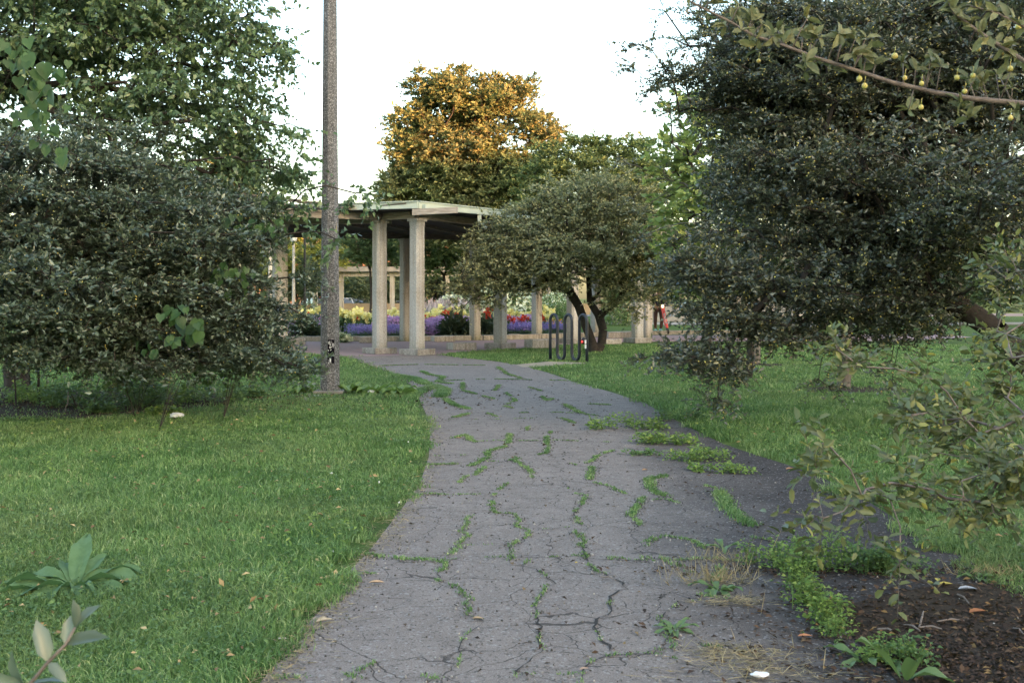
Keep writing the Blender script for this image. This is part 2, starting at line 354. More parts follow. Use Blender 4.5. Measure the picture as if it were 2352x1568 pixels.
# ================================================================ GROUND
def inside(poly, x, y):
    poly = np.asarray(poly); n = len(poly); c = np.zeros(len(x), bool); j = n - 1
    for i in range(n):
        xi, yi = poly[i]; xj, yj = poly[j]
        k = ((yi > y) != (yj > y)) & (x < (xj - xi) * (y - yi) / (yj - yi + 1e-12) + xi)
        c ^= k; j = i
    return c
def vnoise(x, y, s, seed=0):
    x = x * s + seed * 17.3; y = y * s - seed * 9.1
    xi = np.floor(x); yi = np.floor(y); fx = x - xi; fy = y - yi; fx = fx * fx * (3 - 2 * fx); fy = fy * fy * (3 - 2 * fy)
    h = lambda a, b: np.modf(np.abs(np.sin(a * 127.1 + b * 311.7 + seed) * 43758.5453))[0]
    return (h(xi, yi) * (1 - fx) + h(xi + 1, yi) * fx) * (1 - fy) + (h(xi, yi + 1) * (1 - fx) + h(xi + 1, yi + 1) * fx) * fy
def sheet(name, poly, z, mat):
    me = bpy.data.meshes.new(name); me.from_pydata([(p[0], p[1], z) for p in poly], [], [tuple(range(len(poly)))]); me.update()
    if me.polygons[0].normal.z < 0: me.flip_normals()
    o = link(name, me, mat); o['kind'] = 'structure'; return o
def gp(pts): return [tuple(G(*p)[:2]) for p in pts]

# one big ground sheet, falling 0.35 m beyond the far pergola
rows = [(-300, 0), (84, 0), (104, -.35), (2500, -.35)]
V = [(x, y, z) for y, z in rows for x in (-1500, 1500)]
me = bpy.data.meshes.new('ground'); me.from_pydata(V, [], [(0, 1, 3, 2), (2, 3, 5, 4), (4, 5, 7, 6)]); me.update()
o = link('ground', me, MAT['lawn']); o['kind'] = 'structure'

LEFT = [(560, 1640), (600, 1568), (655, 1500), (700, 1440), (745, 1395), (795, 1320), (850, 1265), (892, 1210), (930, 1160), (965, 1110), (985, 1050), (988, 1000),
        (978, 950), (962, 915), (945, 885), (905, 860), (860, 842), (815, 828), (790, 819)]
RIGHT = [(1010, 815), (1060, 822), (1130, 829), (1200, 840), (1260, 857), (1330, 880), (1400, 900), (1480, 925), (1530, 955), (1600, 990), (1660, 1020), (1740, 1047),
         (1830, 1075), (1920, 1112), (1990, 1150), (2060, 1195), (2150, 1240), (2230, 1290), (2290, 1330), (2420, 1370)]
PATH = gp(LEFT) + gp(RIGHT) + [(3.2, 4.7), (3.8, 2.5), (3.8, -3), (-1.2, -3), (-1.0, 2.5)]
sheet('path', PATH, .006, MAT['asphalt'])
PLAZA = [(-9.5, 27.6), tuple(G(663, 807)[:2]), tuple(G(780, 818.5)[:2]), tuple(G(1012, 816)[:2]), (-1.5, 28.2), (.9, 31.6), (2.2, 34.4), (5, 35.6), (12, 35.8), (16, 39.5), (16, 43), (5, 41.5),
         (2.6, 39.2), (-.6, 36.6), (-3.4, 35.6), (-6.5, 35.5), (-14, 34)]
sheet('brick_plaza', PLAZA, .004, MAT['pavers'])
# bare strip by the rack and bare soil under the left trees, both inside the lawn
SP = gp([(1185, 838), (1260, 831), (1340, 833.5), (1348, 836), (1290, 839), (1235, 843), (1200, 844)])
sheet('bare_strip', SP, .010, MAT['tanwall'])
SOIL1 = gp([(-260, 900), (-60, 890), (120, 893), (280, 900), (400, 905), (500, 908), (560, 915), (520, 930), (420, 940), (320, 952), (200, 962), (60, 965), (-200, 968)])
sheet('soil_patch', SOIL1, .008, MAT['soil'])
SOIL2 = gp([(1900, 1405), (2040, 1368), (2160, 1345), (2300, 1345), (2420, 1372)]) + [(3.2, 4.6), (3.6, 2.5), (1.9, 2.5), (1.35, 3.6)]
sheet('leaf_soil', SOIL2, .0095, MAT['soil'])
def ring(px, py, rx, ry, n=18, sd=0):
    rr = random.Random(sd); c = G(px, py); out = []
    for k in range(n):
        a = 2 * math.pi * k / n; q = 1 + rr.uniform(-.18, .18); out.append((c[0] + rx * q * math.cos(a), c[1] + ry * q * math.sin(a)))
    return out
MUL1 = ring(1735, 838, .62, .45, sd=1); MUL2 = ring(1960, 895, .75, .55, sd=2)
sheet('soil_ring', MUL1, .008, MAT['soil']); sheet('soil_ring', MUL2, .008, MAT['soil'])
# far pavement, road
sheet('far_pavement', [(5, 58), (40, 58), (40, 64), (5, 64)], .006, MAT['concrete'])
ro = sheet('road', [(-90, 108), (90, 108), (90, 128), (-90, 128)], -.344, MAT['road'])
# curb round the flower bed
CURB = [(-9, 35.4), (-6.6, 35.9), (-3.4, 36.2), (-1.0, 36.9), (.9, 38.2), (2.8, 40.2), (5, 42.2), (9, 43.4)]
mb = MB()
for a, b in zip(CURB[:-1], CURB[1:]): mb.beam((*a, .075), (*b, .075), .30, .15)
tag(mb.build('stone_curb', MAT['bench']), 'low tan stone curb edging the flower bed behind the near columns', 'curb')

# ================================================================ LEAVES & TREES
def norm(v): return v / (np.linalg.norm(v, axis=-1, keepdims=True) + 1e-9)
def leaves_mesh(name, P, D, N, L, Wd, kind='fold', curl=.25):
    """P base points, D leaf directions, N approx normals, L lengths, Wd widths"""
    D = norm(D); Sd = norm(np.cross(D, N)); Nn = np.cross(Sd, D)
    L = L[:, None]; Wd = Wd[:, None] / 2
    n = len(P)
    if kind == 'fold':      # rhombus folded on the midrib
        up = Nn * Wd * .45
        v = np.stack([P, P + D * L * .48 + Sd * Wd + up, P + D * L - Nn * L * curl * .6, P + D * L * .48 - Sd * Wd + up], 1)
        i = (np.arange(n) * 4)[:, None]
        fs = [np.concatenate([i + [[0, 1, 2]], i + [[0, 2, 3]]])]
    elif kind == 'tri':     # broad base, drooping tip
        v = np.stack([P, P + D * L * .28 + Sd * Wd, P + D * L - Nn * L * curl, P + D * L * .28 - Sd * Wd], 1)
        i = (np.arange(n) * 4)[:, None]
        fs = [np.concatenate([i + [[0, 1, 2]], i + [[0, 2, 3]]])]
    elif kind == 'ovate':
        up = Nn * Wd * .5
        c1 = P + D * L * .5 - Nn * L * curl * .15
        v = np.stack([P, c1, P + D * L * .97 - Nn * L * curl * .7,
                      P + D * L * .28 + Sd * Wd * .85 + up * .8, P + D * L * .68 + Sd * Wd * .82 + up * .8 - Nn * L * curl * .3,
                      P + D * L * .28 - Sd * Wd * .85 + up * .8, P + D * L * .68 - Sd * Wd * .82 + up * .8 - Nn * L * curl * .3], 1)
        i = (np.arange(n) * 7)[:, None]
        fs = [np.concatenate([i + [[0, 1, 4, 3]], i + [[0, 5, 6, 1]]]), np.concatenate([i + [[1, 2, 4]], i + [[1, 6, 2]]])]
    elif kind == 'heart':
        pts = [(0, 0), (-.12, .28), (.02, .48), (.32, .55), (.6, .36), (1, 0), (.6, -.36), (.32, -.55), (.02, -.48), (-.12, -.28)]
        vs = [P + D * L * a + Sd * L * b * .9 + Nn * L * (abs(b) * .25 - a * a * curl) for a, b in pts]
        v = np.stack(vs + [P + D * L * .35 - Nn * L * .03], 1)
        i = (np.arange(n) * 11)[:, None]
        fs = [np.concatenate([i + [[10, k, (k + 1) % 10]] for k in range(10)])]
    return mesh_np(name, v.reshape(-1, 3), fs)

def tubes_mesh(name, A, B, ra, rb, k=4):
    d = norm(B - A); ref = np.where(np.abs(d[:, 2:3]) > .9, [[1., 0, 0]], [[0, 0, 1.]])
    x = norm(np.cross(d, ref)); y = np.cross(d, x); n = len(A); rr = []
    for P, r in ((A, ra), (B, rb)):
        for j in range(k):
            t = 2 * math.pi * j / k; rr.append(P + (x * math.cos(t) + y * math.sin(t)) * r[:, None])
    v = np.stack(rr, 1); i = (np.arange(n) * 2 * k)[:, None]
    f = np.concatenate([i + [[j, (j + 1) % k, k + (j + 1) % k, k + j]] for j in range(k)])
    return v.reshape(-1, 3), f

def blob_points(blobs, spacing, rng, dens=1.0):
    out = []
    for b in blobs:
        px, py, Y, rx, ry, rd = b[:6]; k = b[6] if len(b) > 6 else 1
        c = W(px, py, Y); r = np.array([M(rx, Y), rd, M(ry, Y)])
        vol = 4.19 * r.prod(); n = max(2, int(vol / spacing ** 3 * dens * k))
        q = rng.normal(size=(n, 3)); q = norm(q) * rng.random((n, 1)) ** (1 / 2.4)
        out.append(c + q * r)
    return np.concatenate(out)

def grow(trunks, pts, rng, step=.35, tip_r=.0045, expo=.47, sag=.06):
    """trunks: list of polylines [(x,y,z)...]; first point is the root. Greedy nearest-path branching."""
    pos = []; par = []; plen = []
    for tr in trunks:
        tr = [np.array(q, float) for q in tr]
        if not pos: pos.append(tr[0]); par.append(-1); plen.append(0.); prev = 0
        else: prev = int(np.argmin([np.linalg.norm(p - tr[0]) for p in pos])); tr = [pos[prev]] + tr[1:]
        for a, b in zip(tr[:-1], tr[1:]):
            L = np.linalg.norm(b - a); m = max(1, int(L / step))
            for k in range(1, m + 1):
                p = a + (b - a) * k / m; pos.append(p); par.append(prev); plen.append(plen[prev] + L / m); prev = len(pos) - 1
    n0 = len(pos); base = pos[n0 - 1]
    cap = n0 + len(pts) * 12
    PP = np.zeros((cap, 3)); PL = np.full(cap, 1e9); n = n0; PP[:n] = pos; PL[:n] = plen
    rootz = min(p[2] for p in pos); ok = np.ones(cap, bool)
    for i in range(n0):
        if PP[i, 2] < rootz + .35: ok[i] = False
    ends = []
    order = np.argsort(np.linalg.norm(pts - base, axis=1))
    for i in order:
        c = pts[i]; d = np.linalg.norm(PP[:n] - c, axis=1); cost = d + .30 * PL[:n]; cost[~ok[:n]] = 1e9
        j = int(np.argmin(cost)); a = PP[j].copy(); L = d[j]; m = max(1, min(10, int(L / step) + 1)); prev = j
        wob = rng.normal(size=3) * L * .07
        for k in range(1, m + 1):
            t = k / m; p = a + (c - a) * t + wob * math.sin(math.pi * t) + np.array([0, 0, 1]) * sag * L * math.sin(math.pi * t)
            PP[n] = p; PL[n] = PL[prev] + L / m; par.append(prev); prev = n; n += 1
        ends.append(prev)
    par = np.array(par); cnt = np.zeros(n); cnt[ends] = 1
    for i in range(n - 1, -1, -1):
        if par[i] >= 0: cnt[par[i]] += cnt[i]
    r = tip_r * np.maximum(cnt, 1) ** expo
    k = np.where(par >= 0)[0]
    return PP[:n], par, r, k, np.array(ends)

def twigs(centers, outd, k, L, rng, horiz=.5, droop=.15):
    n = len(centers); C = np.repeat(centers, k, 0); O = np.repeat(outd, k, 0)
    D = rng.normal(size=(n * k, 3)); D[:, 2] *= (1 - horiz); D = norm(norm(D) + O * .7 + np.array([0, 0, -droop]))
    Ln = L * rng.uniform(.6, 1.3, n * k)
    return C, D, Ln
def leaf_sprays(C, D, Ln, m, size, rng, aspect=.5, upb=.35, droop=.1, bend=.12, lay=.75):
    n = len(C); t = np.tile(np.linspace(.15, 1, m), n) + rng.normal(size=n * m) * .04
    Cr = np.repeat(C, m, 0); Dr = np.repeat(D, m, 0); Lr = np.repeat(Ln, m)[:, None]; t = t[:, None]
    P = Cr + Dr * Lr * t - np.array([0, 0, 1.]) * bend * Lr * t * t
    side = norm(np.cross(Dr, [0, 0, 1.])) * np.where(np.arange(n * m) % 2, 1, -1)[:, None]
    ld = norm(Dr * .55 + side * .75 + rng.normal(size=P.shape) * .45 + np.array([0, 0, upb]))
    nr = norm(rng.normal(size=P.shape) * (1 - lay) + np.array([0, -.12, 1.]) * lay * .7 + rng.normal(size=P.shape) * .25)
    L = size * rng.uniform(.6, 1.25, len(P))
    return P, ld, nr, L, L * aspect * rng.uniform(.8, 1.15, len(P))

def tree(name, label, cat, trunks, blobs, spacing, leafmat, size, seed=1, k=4, m=9, tl=.3, kind='fold', aspect=.5, bark='bark', step=.35, tip=.0045, expo=.47,
         group=None, horiz=.5, droop=.15, fruit=0, dens=1, upb=.35, minr=0, extra=None, pts=None, mintube=4, curl=.25, twr=.0022, fr=.008, lay=.75, layer=0):
    rng = np.random.default_rng(seed)
    root = np.array(trunks[0][0], float)
    C = blob_points(blobs, spacing, rng, dens) if pts is None else pts
    if layer:
        off = (vnoise(C[:, 0] + 50, C[:, 1] + 50, .55, seed) * 2.2 + vnoise(C[:, 0] + 50, C[:, 1] + 50, 1.5, seed + 1) * .6) * layer; zq = np.round((C[:, 2] + off) / layer) * layer - off
        C[:, 2] = zq + (C[:, 2] - zq) * .38
    PP, par, r, kk, ends = grow(trunks, C, rng, step, tip, expo)
    e = empty(name, tuple(root), label, cat, group)
    sel = kk[r[kk] >= minr]
    thick = sel[r[sel] > .02]; thin = sel[r[sel] <= .02]
    Vs = []; Fs = []; off = 0
    for s, sd_ in ((thick, 9), (thin, mintube)):
        if not len(s): continue
        ra = np.minimum(r[par[s]], r[s] * 1.35); v, f = tubes_mesh('', PP[par[s]], PP[s], ra, r[s], sd_)
        if sd_ == 9: pass
        Vs.append(v); Fs.append(f + off); off += len(v)
    # roots flare handled by first trunk radii
    out = norm(PP[ends] - PP[np.maximum(par[ends], 0)])
    tc, td, tL = twigs(PP[ends], out, k, tl, rng, horiz, droop)
    if twr:
        v, f = tubes_mesh('', tc, tc + td * tL[:, None] * .95 - np.array([0, 0, 1]) * .11 * tL[:, None], np.full(len(tc), twr), np.full(len(tc), twr * .5), 3)
        Vs.append(v); Fs.append(f + off); off += len(v)
    me = mesh_np('trunk', np.concatenate(Vs) - root, Fs, smooth=True)
    tk = link('trunk', me, MAT[bark], e)
    P, ld, nr, L, Wd = leaf_sprays(tc, td, tL, m, size, rng, aspect, upb, lay=lay)
    lm = leaves_mesh('crown', P - root, ld, nr, L, Wd, kind, curl)
    cr = link('crown', lm, MAT[leafmat], e)
    if fruit:
        idx = rng.choice(len(tc), min(len(tc), fruit), replace=False); mbf = []
        ico_v, ico_f = ICO
        rep = rng.integers(1, 4, len(idx)); idx = np.repeat(idx, rep)
        c = tc[idx] + td[idx] * tL[idx][:, None] * rng.uniform(.3, .9, (len(idx), 1)) + rng.normal(size=(len(idx), 3)) * .012 - np.array([0, 0, .02]) - root
        v = c[:, None, :] + ico_v[None] * fr * rng.uniform(.8, 1.2, (len(idx), 1, 1)); f = (np.arange(len(idx)) * len(ico_v))[:, None, None] + ico_f[None]
        link('fruit', mesh_np('fruit', v.reshape(-1, 3), [f.reshape(-1, 3)], smooth=True), MAT['fruit'], e)['kind'] = 'stuff'
    return e, tk, cr
def _ico():
    bm = bmesh.new(); bmesh.ops.create_icosphere(bm, subdivisions=1, radius=1); v = np.array([q.co[:] for q in bm.verts]); f = np.array([[q.index for q in p.verts] for p in bm.faces]); bm.free(); return v, f
ICO = _ico()

# ---- big crabapple, left
lt = G(40, 890)
tree('crabapple_tree', 'large dark grey-green fruiting crabapple sweeping down to the grass left of the lamp post', 'tree',
     [[lt, lt + [-.1, .1, .7], lt + [-.3, .1, 1.5]], [lt + [-.02, .05, .3], lt + [.5, -.2, .9], lt + [1.0, -.5, 1.25]], [lt + [-.05, .05, .4], lt + [-.8, -.3, 1.2], lt + [-1.4, -.6, 1.6]]],
     [(120, 440, 12.2, 260, 150, 1.5), (400, 520, 12.6, 220, 120, 1.4), (60, 640, 11.5, 220, 140, 1.4), (300, 660, 12.3, 230, 120, 1.4), (500, 600, 13, 80, 80, .8),
      (520, 735, 13, 120, 60, .8), (600, 735, 13, 60, 22, .4), (675, 662, 13, 50, 9, .12, 6), (715, 652, 13, 22, 7, .1, 8), (690, 722, 12.9, 60, 7, .1, 10), (660, 785, 12.8, 40, 9, .12, 6), (705, 845, 12.3, 32, 9, .1, 16), (640, 690, 13, 50, 8, .15, 4), (430, 810, 12.6, 160, 42, .8), (610, 835, 12.4, 90, 30, .4, 2),
      (685, 860, 12.2, 34, 12, .2, 5), (180, 790, 11.8, 200, 38, 1.0), (30, 765, 11.5, 120, 48, .9), (300, 830, 12.8, 150, 22, .5, 1.2), (250, 770, 13, 220, 60, 1.0, 1.3), (520, 845, 12.8, 80, 20, .4, 1.5), (560, 800, 12.9, 110, 45, .7, 1.5), (480, 690, 12.8, 160, 70, .9, 1.2), (590, 700, 13, 50, 30, .4, 1.3), (620, 780, 12.8, 50, 22, .3, 1.3), (590, 665, 13, 45, 16, .3, 2), (-180, 500, 12.5, 220, 260, 1.6), (250, 360, 13, 160, 60, .9), (560, 480, 13, 70, 40, .5)],
     .23, 'leaf_crab', .064, seed=3, k=6, m=10, tl=.26, twr=.0028, kind='fold', aspect=.5, fruit=2000, fr=.0075, layer=.42)
# ---- taller lighter tree behind it
lx = np.array([-8.2, 15.2, 0])
tree('linden_tree', 'tall light green tree with pointed leaves reaching over the crabapple toward the lamp post', 'tree',
     [[lx, lx + [.2, -.1, 2.2], lx + [.9, -.2, 3.6], lx + [2.0, -.6, 4.4]], [lx + [.2, -.1, 2.2], lx + [.1, .3, 4.5], lx + [.4, .2, 6.0]]],
     [(90, 80, 14.2, 230, 150, 1.3, .6), (350, 60, 14.2, 220, 120, 1.3, .85), (560, 90, 14, 95, 80, .9, .8), (645, 120, 14, 50, 55, .5, .8), (430, 230, 14, 170, 90, 1, .9), (540, 340, 14, 90, 60, .7, 1.2), (440, 380, 14, 130, 55, .9, 1.3), (600, 400, 13.8, 80, 50, .6, 1.2), (640, 470, 13.4, 70, 30, .4, 1.3), (560, 250, 14, 80, 60, .7, 1),
      (620, 300, 13.8, 60, 60, .5, .4), (650, 390, 13.6, 70, 50, .5, .8), (700, 425, 13.4, 40, 30, .3, .8), (690, 318, 13.6, 22, 16, .15), (810, 432, 13.2, 40, 10, .12, 1.5), (845, 420, 13.2, 16, 9, .1, 2), (240, 260, 14.2, 160, 80, 1, .8),
      (600, 480, 13.3, 100, 28, .4, .9), (700, 535, 13.1, 55, 22, .2), (770, 560, 13, 18, 22, .12, 1.4), (610, 560, 13.1, 40, 22, .2), (-150, 150, 14.5, 200, 250, 1.5, .5), (250, -90, 14.5, 420, 120, 1.6, .7)],
     .25, 'leaf_lime', .072, seed=5, layer=.5, k=4, m=8, tl=.32, kind='tri', aspect=.72, curl=.45, upb=-.35, droop=.3, bark='bark', lay=.5)
# ---- large grape-like vine leaves climbing in the left trees
def vine(name, label, specs, seed, root, group=None):
    rng = np.random.default_rng(seed); e = empty(name, root, label, 'vine', group); P = []; L = []; mb = MB(); r0 = Vector(root)
    for (px, py, Y, rx, ry, n, s) in specs:
        for _ in range(int(n * 1.8)):
            P.append(W(px + rng.normal() * rx * .65, py + rng.normal() * ry * .55, Y + rng.normal() * .12)); L.append(s * .82 * rng.uniform(.55, 1.2))
        c = Vector(W(px, py, Y)); q = [r0, r0.lerp(c, .35) + Vector((.1, .1, .2)), r0.lerp(c, .7) + Vector((-.1, 0, .15)), c]
        mb.tube(q, [.004, .003, .003, .002], 5)
    P = np.array(P); n = len(P)
    D = norm(np.stack([rng.normal(size=n) * .5, -rng.random(n) * .6, -.8 - rng.random(n) * .5], 1)); N = norm(np.stack([rng.normal(size=n) * .6, -np.ones(n) * .7, .4 + rng.random(n) * .8], 1))
    link('foliage', leaves_mesh('foliage', P - np.array(root), D, N, np.array(L), np.array(L), 'heart', .12), MAT['leaf_vine'], e)
    mb.build('stem', MAT['bark'], e, off=root)
vine('climbing_vine', 'vine with large heart-shaped bright leaves hanging at the left edge of the picture', [(40, 130, 9, 50, 40, 10, .14), (110, 180, 9.2, 55, 45, 12, .14), (70, 250, 9.2, 50, 40, 9, .14), (120, 330, 9.6, 40, 30, 6, .13)], 11, (-5.2, 9.6, 0))
vine('climbing_vine', 'vine with heart-shaped leaves low in the crabapple, just left of the lowest hanging bough', [(400, 720, 11, 25, 20, 5, .13), (440, 760, 11, 28, 28, 9, .14), (395, 775, 11, 20, 20, 5, .12), (350, 800, 11.2, 22, 20, 5, .11)], 12, (-3.6, 11.6, 0))
vine('climbing_vine', 'vine with heart-shaped leaves under the end of the weathered pergola beam', [(560, 510, 12.4, 40, 28, 10, .13), (500, 630, 12.2, 50, 25, 12, .13), (560, 660, 12.4, 25, 18, 5, .11), (620, 520, 12.5, 30, 20, 6, .11)], 13, (-3.2, 12.6, 0))
vine('climbing_vine', 'low lime-green vine growing round the bare stems under the crabapple', [(285, 860, 13, 20, 22, 9, .09), (250, 880, 13.2, 30, 20, 9, .08), (480, 870, 13, 50, 20, 14, .08), (190, 830, 13.4, 60, 25, 20, .09), (330, 800, 13.4, 50, 25, 16, .09)], 14, (-4.4, 13.4, 0))

# ---- big crabapple, right
rt = G(2420, 985)
tree('crabapple_tree', 'large dark crabapple with tiny yellow fruit right of the path, boughs near the lawn', 'tree',
     [[rt, rt + [-.15, .1, .6], W(2290, 760, 11.9), W(2180, 690, 12.2)], [rt + [0, 0, .3], W(2400, 700, 12), W(2300, 560, 12.3)], [W(2180, 690, 12.2), W(2050, 620, 12.3), W(1900, 560, 12.4)]],
     [(1880, 170, 13, 250, 170, 1.7, 1.2), (2180, 170, 13.2, 280, 220, 1.8, 1.2), (1690, 190, 13, 100, 100, .8), (1580, 160, 12.7, 60, 22, .25, 4), (1525, 142, 12.6, 50, 10, .15, 8), (1468, 132, 12.6, 22, 7, .1, 14), (1590, 232, 12.7, 50, 16, .2, 5), (1530, 226, 12.6, 32, 8, .12, 12), (2000, 90, 13.4, 380, 130, .9, 1.2), (1780, 300, 13.4, 170, 150, .8, 1.2), (1610, 90, 13, 50, 40, .4),
      (1850, 430, 12.6, 220, 150, 1.5, 1.2), (1640, 600, 12.2, 110, 70, 1.0), (2150, 480, 12.4, 270, 160, 1.6, 1.1), (2260, 440, 10.6, 150, 120, .9), (2130, 500, 10.8, 110, 50, .6), (1985, 350, 10.8, 110, 14, .2, 3), (2320, 640, 10.6, 80, 70, .7), (2080, 300, 11, 90, 30, .4), (1900, 630, 12.2, 230, 80, 1.2), (1665, 690, 11.9, 110, 70, .9, 1.5), (1600, 800, 11.7, 85, 42, .6, 2),
      (1650, 835, 11.5, 90, 26, .4, 3), (1670, 885, 11.4, 60, 16, .25, 5), (1510, 840, 11.6, 40, 12, .2, 5), (1590, 620, 12, 75, 55, .6, 1.2), (1760, 735, 12, 120, 50, .9, 1.6), (1990, 700, 12.2, 180, 60, .9, 1.6), (1800, 800, 11.8, 45, 30, .3, .7), (1950, 800, 12, 50, 45, .4, .8), (2050, 850, 12, 40, 40, .3, .9),
      (1880, 860, 12, 30, 25, .2, .7), (2130, 700, 12.2, 90, 50, .8), (1750, 310, 12.8, 55, 70, .6, .9)],
     .24, 'leaf_crab_r', .058, seed=8, k=6, m=11, tl=.27, twr=.0028, kind='fold', aspect=.52, fruit=6500, fr=.0082, expo=.44, tip=.004, layer=.44)

# ---- near tree, right edge: trunk just outside the frame
nt_ = np.array([3.5, 5.6, 0])
NB = [(2320, 620, 6.6, 40, 60, .4),       (2310, 740, 6.2, 50, 60, .35), (2210, 960, 5.9, 110, 45, .5, 1.1), (2060, 950, 5.7, 60, 14, .15), (2080, 862, 5.7, 90, 7, .08, 3), (1960, 838, 5.6, 40, 7, .06, 4), (1925, 800, 5.6, 20, 8, .08, 1.5),
      (2270, 1050, 5.4, 100, 55, .5, 1.2), (2130, 1110, 5.2, 90, 36, .3, 1.3), (2220, 1160, 5.1, 90, 26, .25, 1.2), (2010, 1120, 5.0, 40, 25, .15), (1890, 1030, 4.9, 22, 24, .08), (1870, 1075, 4.8, 14, 10, .05, 2), (1960, 1150, 4.9, 40, 14, .1), (1890, 1185, 4.6, 18, 8, .05, 2),
      (2070, 1295, 4.7, 20, 16, .08, 1.5), (2330, 880, 5.8, 40, 90, .35)]
tree('near_crabapple_tree', 'near crabapple with olive-yellow leaves, its twigs entering from the right edge', 'tree',
     [[nt_, nt_ + [-.1, 0, .7], nt_ + [-.2, .2, 1.4], nt_ + [-.1, .6, 2.2]], [nt_ + [-.1, 0, .6], nt_ + [-.9, -.3, 1.0]]],
     NB, .14, 'leaf_near', .058, seed=21, k=4, m=8, tl=.17, kind='ovate', aspect=.46, bark='twig', fruit=22, fr=.007, step=.2, expo=.40, tip=.0024, twr=.0016, lay=.6, upb=.1, horiz=.3)

# ---- close branch at the top right (own small tree, trunk out of frame to the right)
def close_branch(name, label, root, polys, leafspots, leafsize, seed, fruits=(), fr=.009, lm='leaf_near'):
    rng = np.random.default_rng(seed); e = empty(name, root, label, 'tree'); r0 = Vector(root); mb = MB()
    for pl, (r1, r2) in polys:
        n = len(pl); pts = [Vector(p) for p in pl]; mb.tube(pts, [r1 + (r2 - r1) * i / (n - 1) for i in range(n)], 8)
    P = []; D = []; N = []; L = []
    for (base, dirs) in leafspots:
        b = Vector(base)
        for d in dirs:
            P.append(b[:]); D.append(d); N.append((rng.normal() * .5, -.6 + rng.normal() * .5, .6 + rng.normal() * .3)); L.append(leafsize * rng.uniform(.65, 1.15))
    P = np.array(P); L = np.array(L)
    mb.build('trunk', MAT['twig'], e, off=root, smooth=True)
    link('crown', leaves_mesh('crown', P - np.array(root), np.array(D), np.array(N), L, L * .44, 'ovate', .3), MAT[lm], e)
    if len(fruits):
        for f_ in fruits:
            fr = rng.uniform(.007, .0108); f_ = np.array(f_) + rng.normal(size=3) * .006; mf = MB(); mf.ball(f_, fr, 10, 7, (1, 1, rng.uniform(.92, 1.12))); mf.tube([f_ + np.array([0, 0, fr]), f_ + np.array([.003, 0, fr + .02])], .0009, 4); mf.build('fruit', MAT['fruit'], e, off=root, smooth=True)
    return e
rng = np.random.default_rng(5)
main = [(2600, 250), (2352, 238), (2240, 228), (2150, 213), (2050, 190), (1960, 160), (1880, 135), (1800, 105), (1730, 82), (1680, 52), (1600, 12), (1560, -10)]
br1 = [W(x, y, 3.5 - i * .02) for i, (x, y) in enumerate(main)]
br2 = [W(x, y, 3.3) for x, y in [(2600, 200), (2352, 140), (2300, 108), (2240, 68), (2190, 30), (2170, -20)]]
br3 = [W(x, y, 3.3) for x, y in [(2500, 110), (2352, 62), (2290, 30), (2220, 12)]]
spots = []
for i in range(1, len(br1) - 1):
    for t in np.linspace(0, 1, 9)[:-1]:
        b = br1[i] * (1 - t) + br1[i + 1] * t
        nsp = 4 if i < 7 else 3
        if rng.random() < .95:
            tip = b + np.array([rng.normal() * .03, rng.normal() * .03, rng.uniform(.02, .11 if i < 7 else .06) * (1 if rng.random() < .85 else -.6)])
            spots.append((tip, [(rng.normal() * .7, rng.normal() * .5, .35 + rng.normal() * .5) for _ in range(nsp + rng.integers(0, 3))]))
twg = []
for tip, _ in spots:
    j = np.argmin([np.linalg.norm(tip - (br1[i] * (1 - t) + br1[i + 1] * t)) + (0 if 1 else 0) for i in range(len(br1) - 1) for t in (0, .25, .5, .75)])
    i, t = divmod(j, 4); b = br1[i] * (1 - t / 4) + br1[i + 1] * t / 4
    twg.append(([b, (b + tip) / 2 + [0, 0, .004], tip], (.0022, .0012)))
for bb in (br2, br3):
    for i in range(1, len(bb) - 1):
        for t in (.0, .2, .4, .6, .8):
            b = bb[i] * (1 - t) + bb[i + 1] * t; spots.append((b, [(rng.normal() * .8, rng.normal() * .5, rng.normal() * .6 + .1) for _ in range(3)]))
fru = [W(1735, 140, 3.45) + [0, 0, 0]] + [W(x, y, 3.4) for x, y in [(1738, 140), (1865, 138), (1973, 174), (1987, 198), (2080, 175), (2113, 242), (2119, 183), (2200, 183), (2228, 175), (2250, 120), (2300, 118), (2318, 52), (2330, 155), (2335, 60), (2320, 270), (2215, 215), (2060, 130)]][1:]
rt2 = (3.1, 3.3, 0)
close_branch('overhanging_crabapple', 'close slanting branch with pale olive leaves and small yellow apples crossing the top right corner', rt2,
             [([(3.1, 3.3, 0), (3.05, 3.3, 1.2), tuple(br1[0]), ], (.045, .02)), (br1, (.0095, .0025)), ([(3.05, 3.3, 1.2), tuple(br2[0])], (.03, .012)), (br2, (.008, .003)), ([(3.05, 3.3, 1.2), tuple(br3[0])], (.02, .008)), (br3, (.005, .0025))] + twg, spots, .051, 31, fru, .0105, lm='leaf_close')
# ---- sprout, bottom left corner
sp = [W(-200, 1900, 1.65), W(-60, 1700, 1.62), W(60, 1580, 1.6), W(110, 1520, 1.6), W(150, 1480, 1.6), W(172, 1440, 1.6)]
spots = [(sp[2], [(-.5, -.1, .9), (.7, .1, .25), (-.9, -.2, .35)]), (sp[3], [(-.25, 0, 1), (.55, -.2, -.4)]), (sp[4], [(.1, .1, 1), (.9, 0, .3)]), (sp[5], [(.05, 0, 1), (.5, .1, .6)]), (sp[1], [(-.4, 0, 1), (.8, .1, .3), (-.8, 0, .5)])]
close_branch('shrub_sprout', 'out-of-focus reddish twig with a few leaves poking into the bottom left corner', (-1.35, 1.7, 0), [([(-1.35, 1.7, 0), (-1.3, 1.68, .3), tuple(sp[0])], (.006, .004))] + [(sp, (.0035, .002))], spots, .055, 41, lm='leaf_crab')
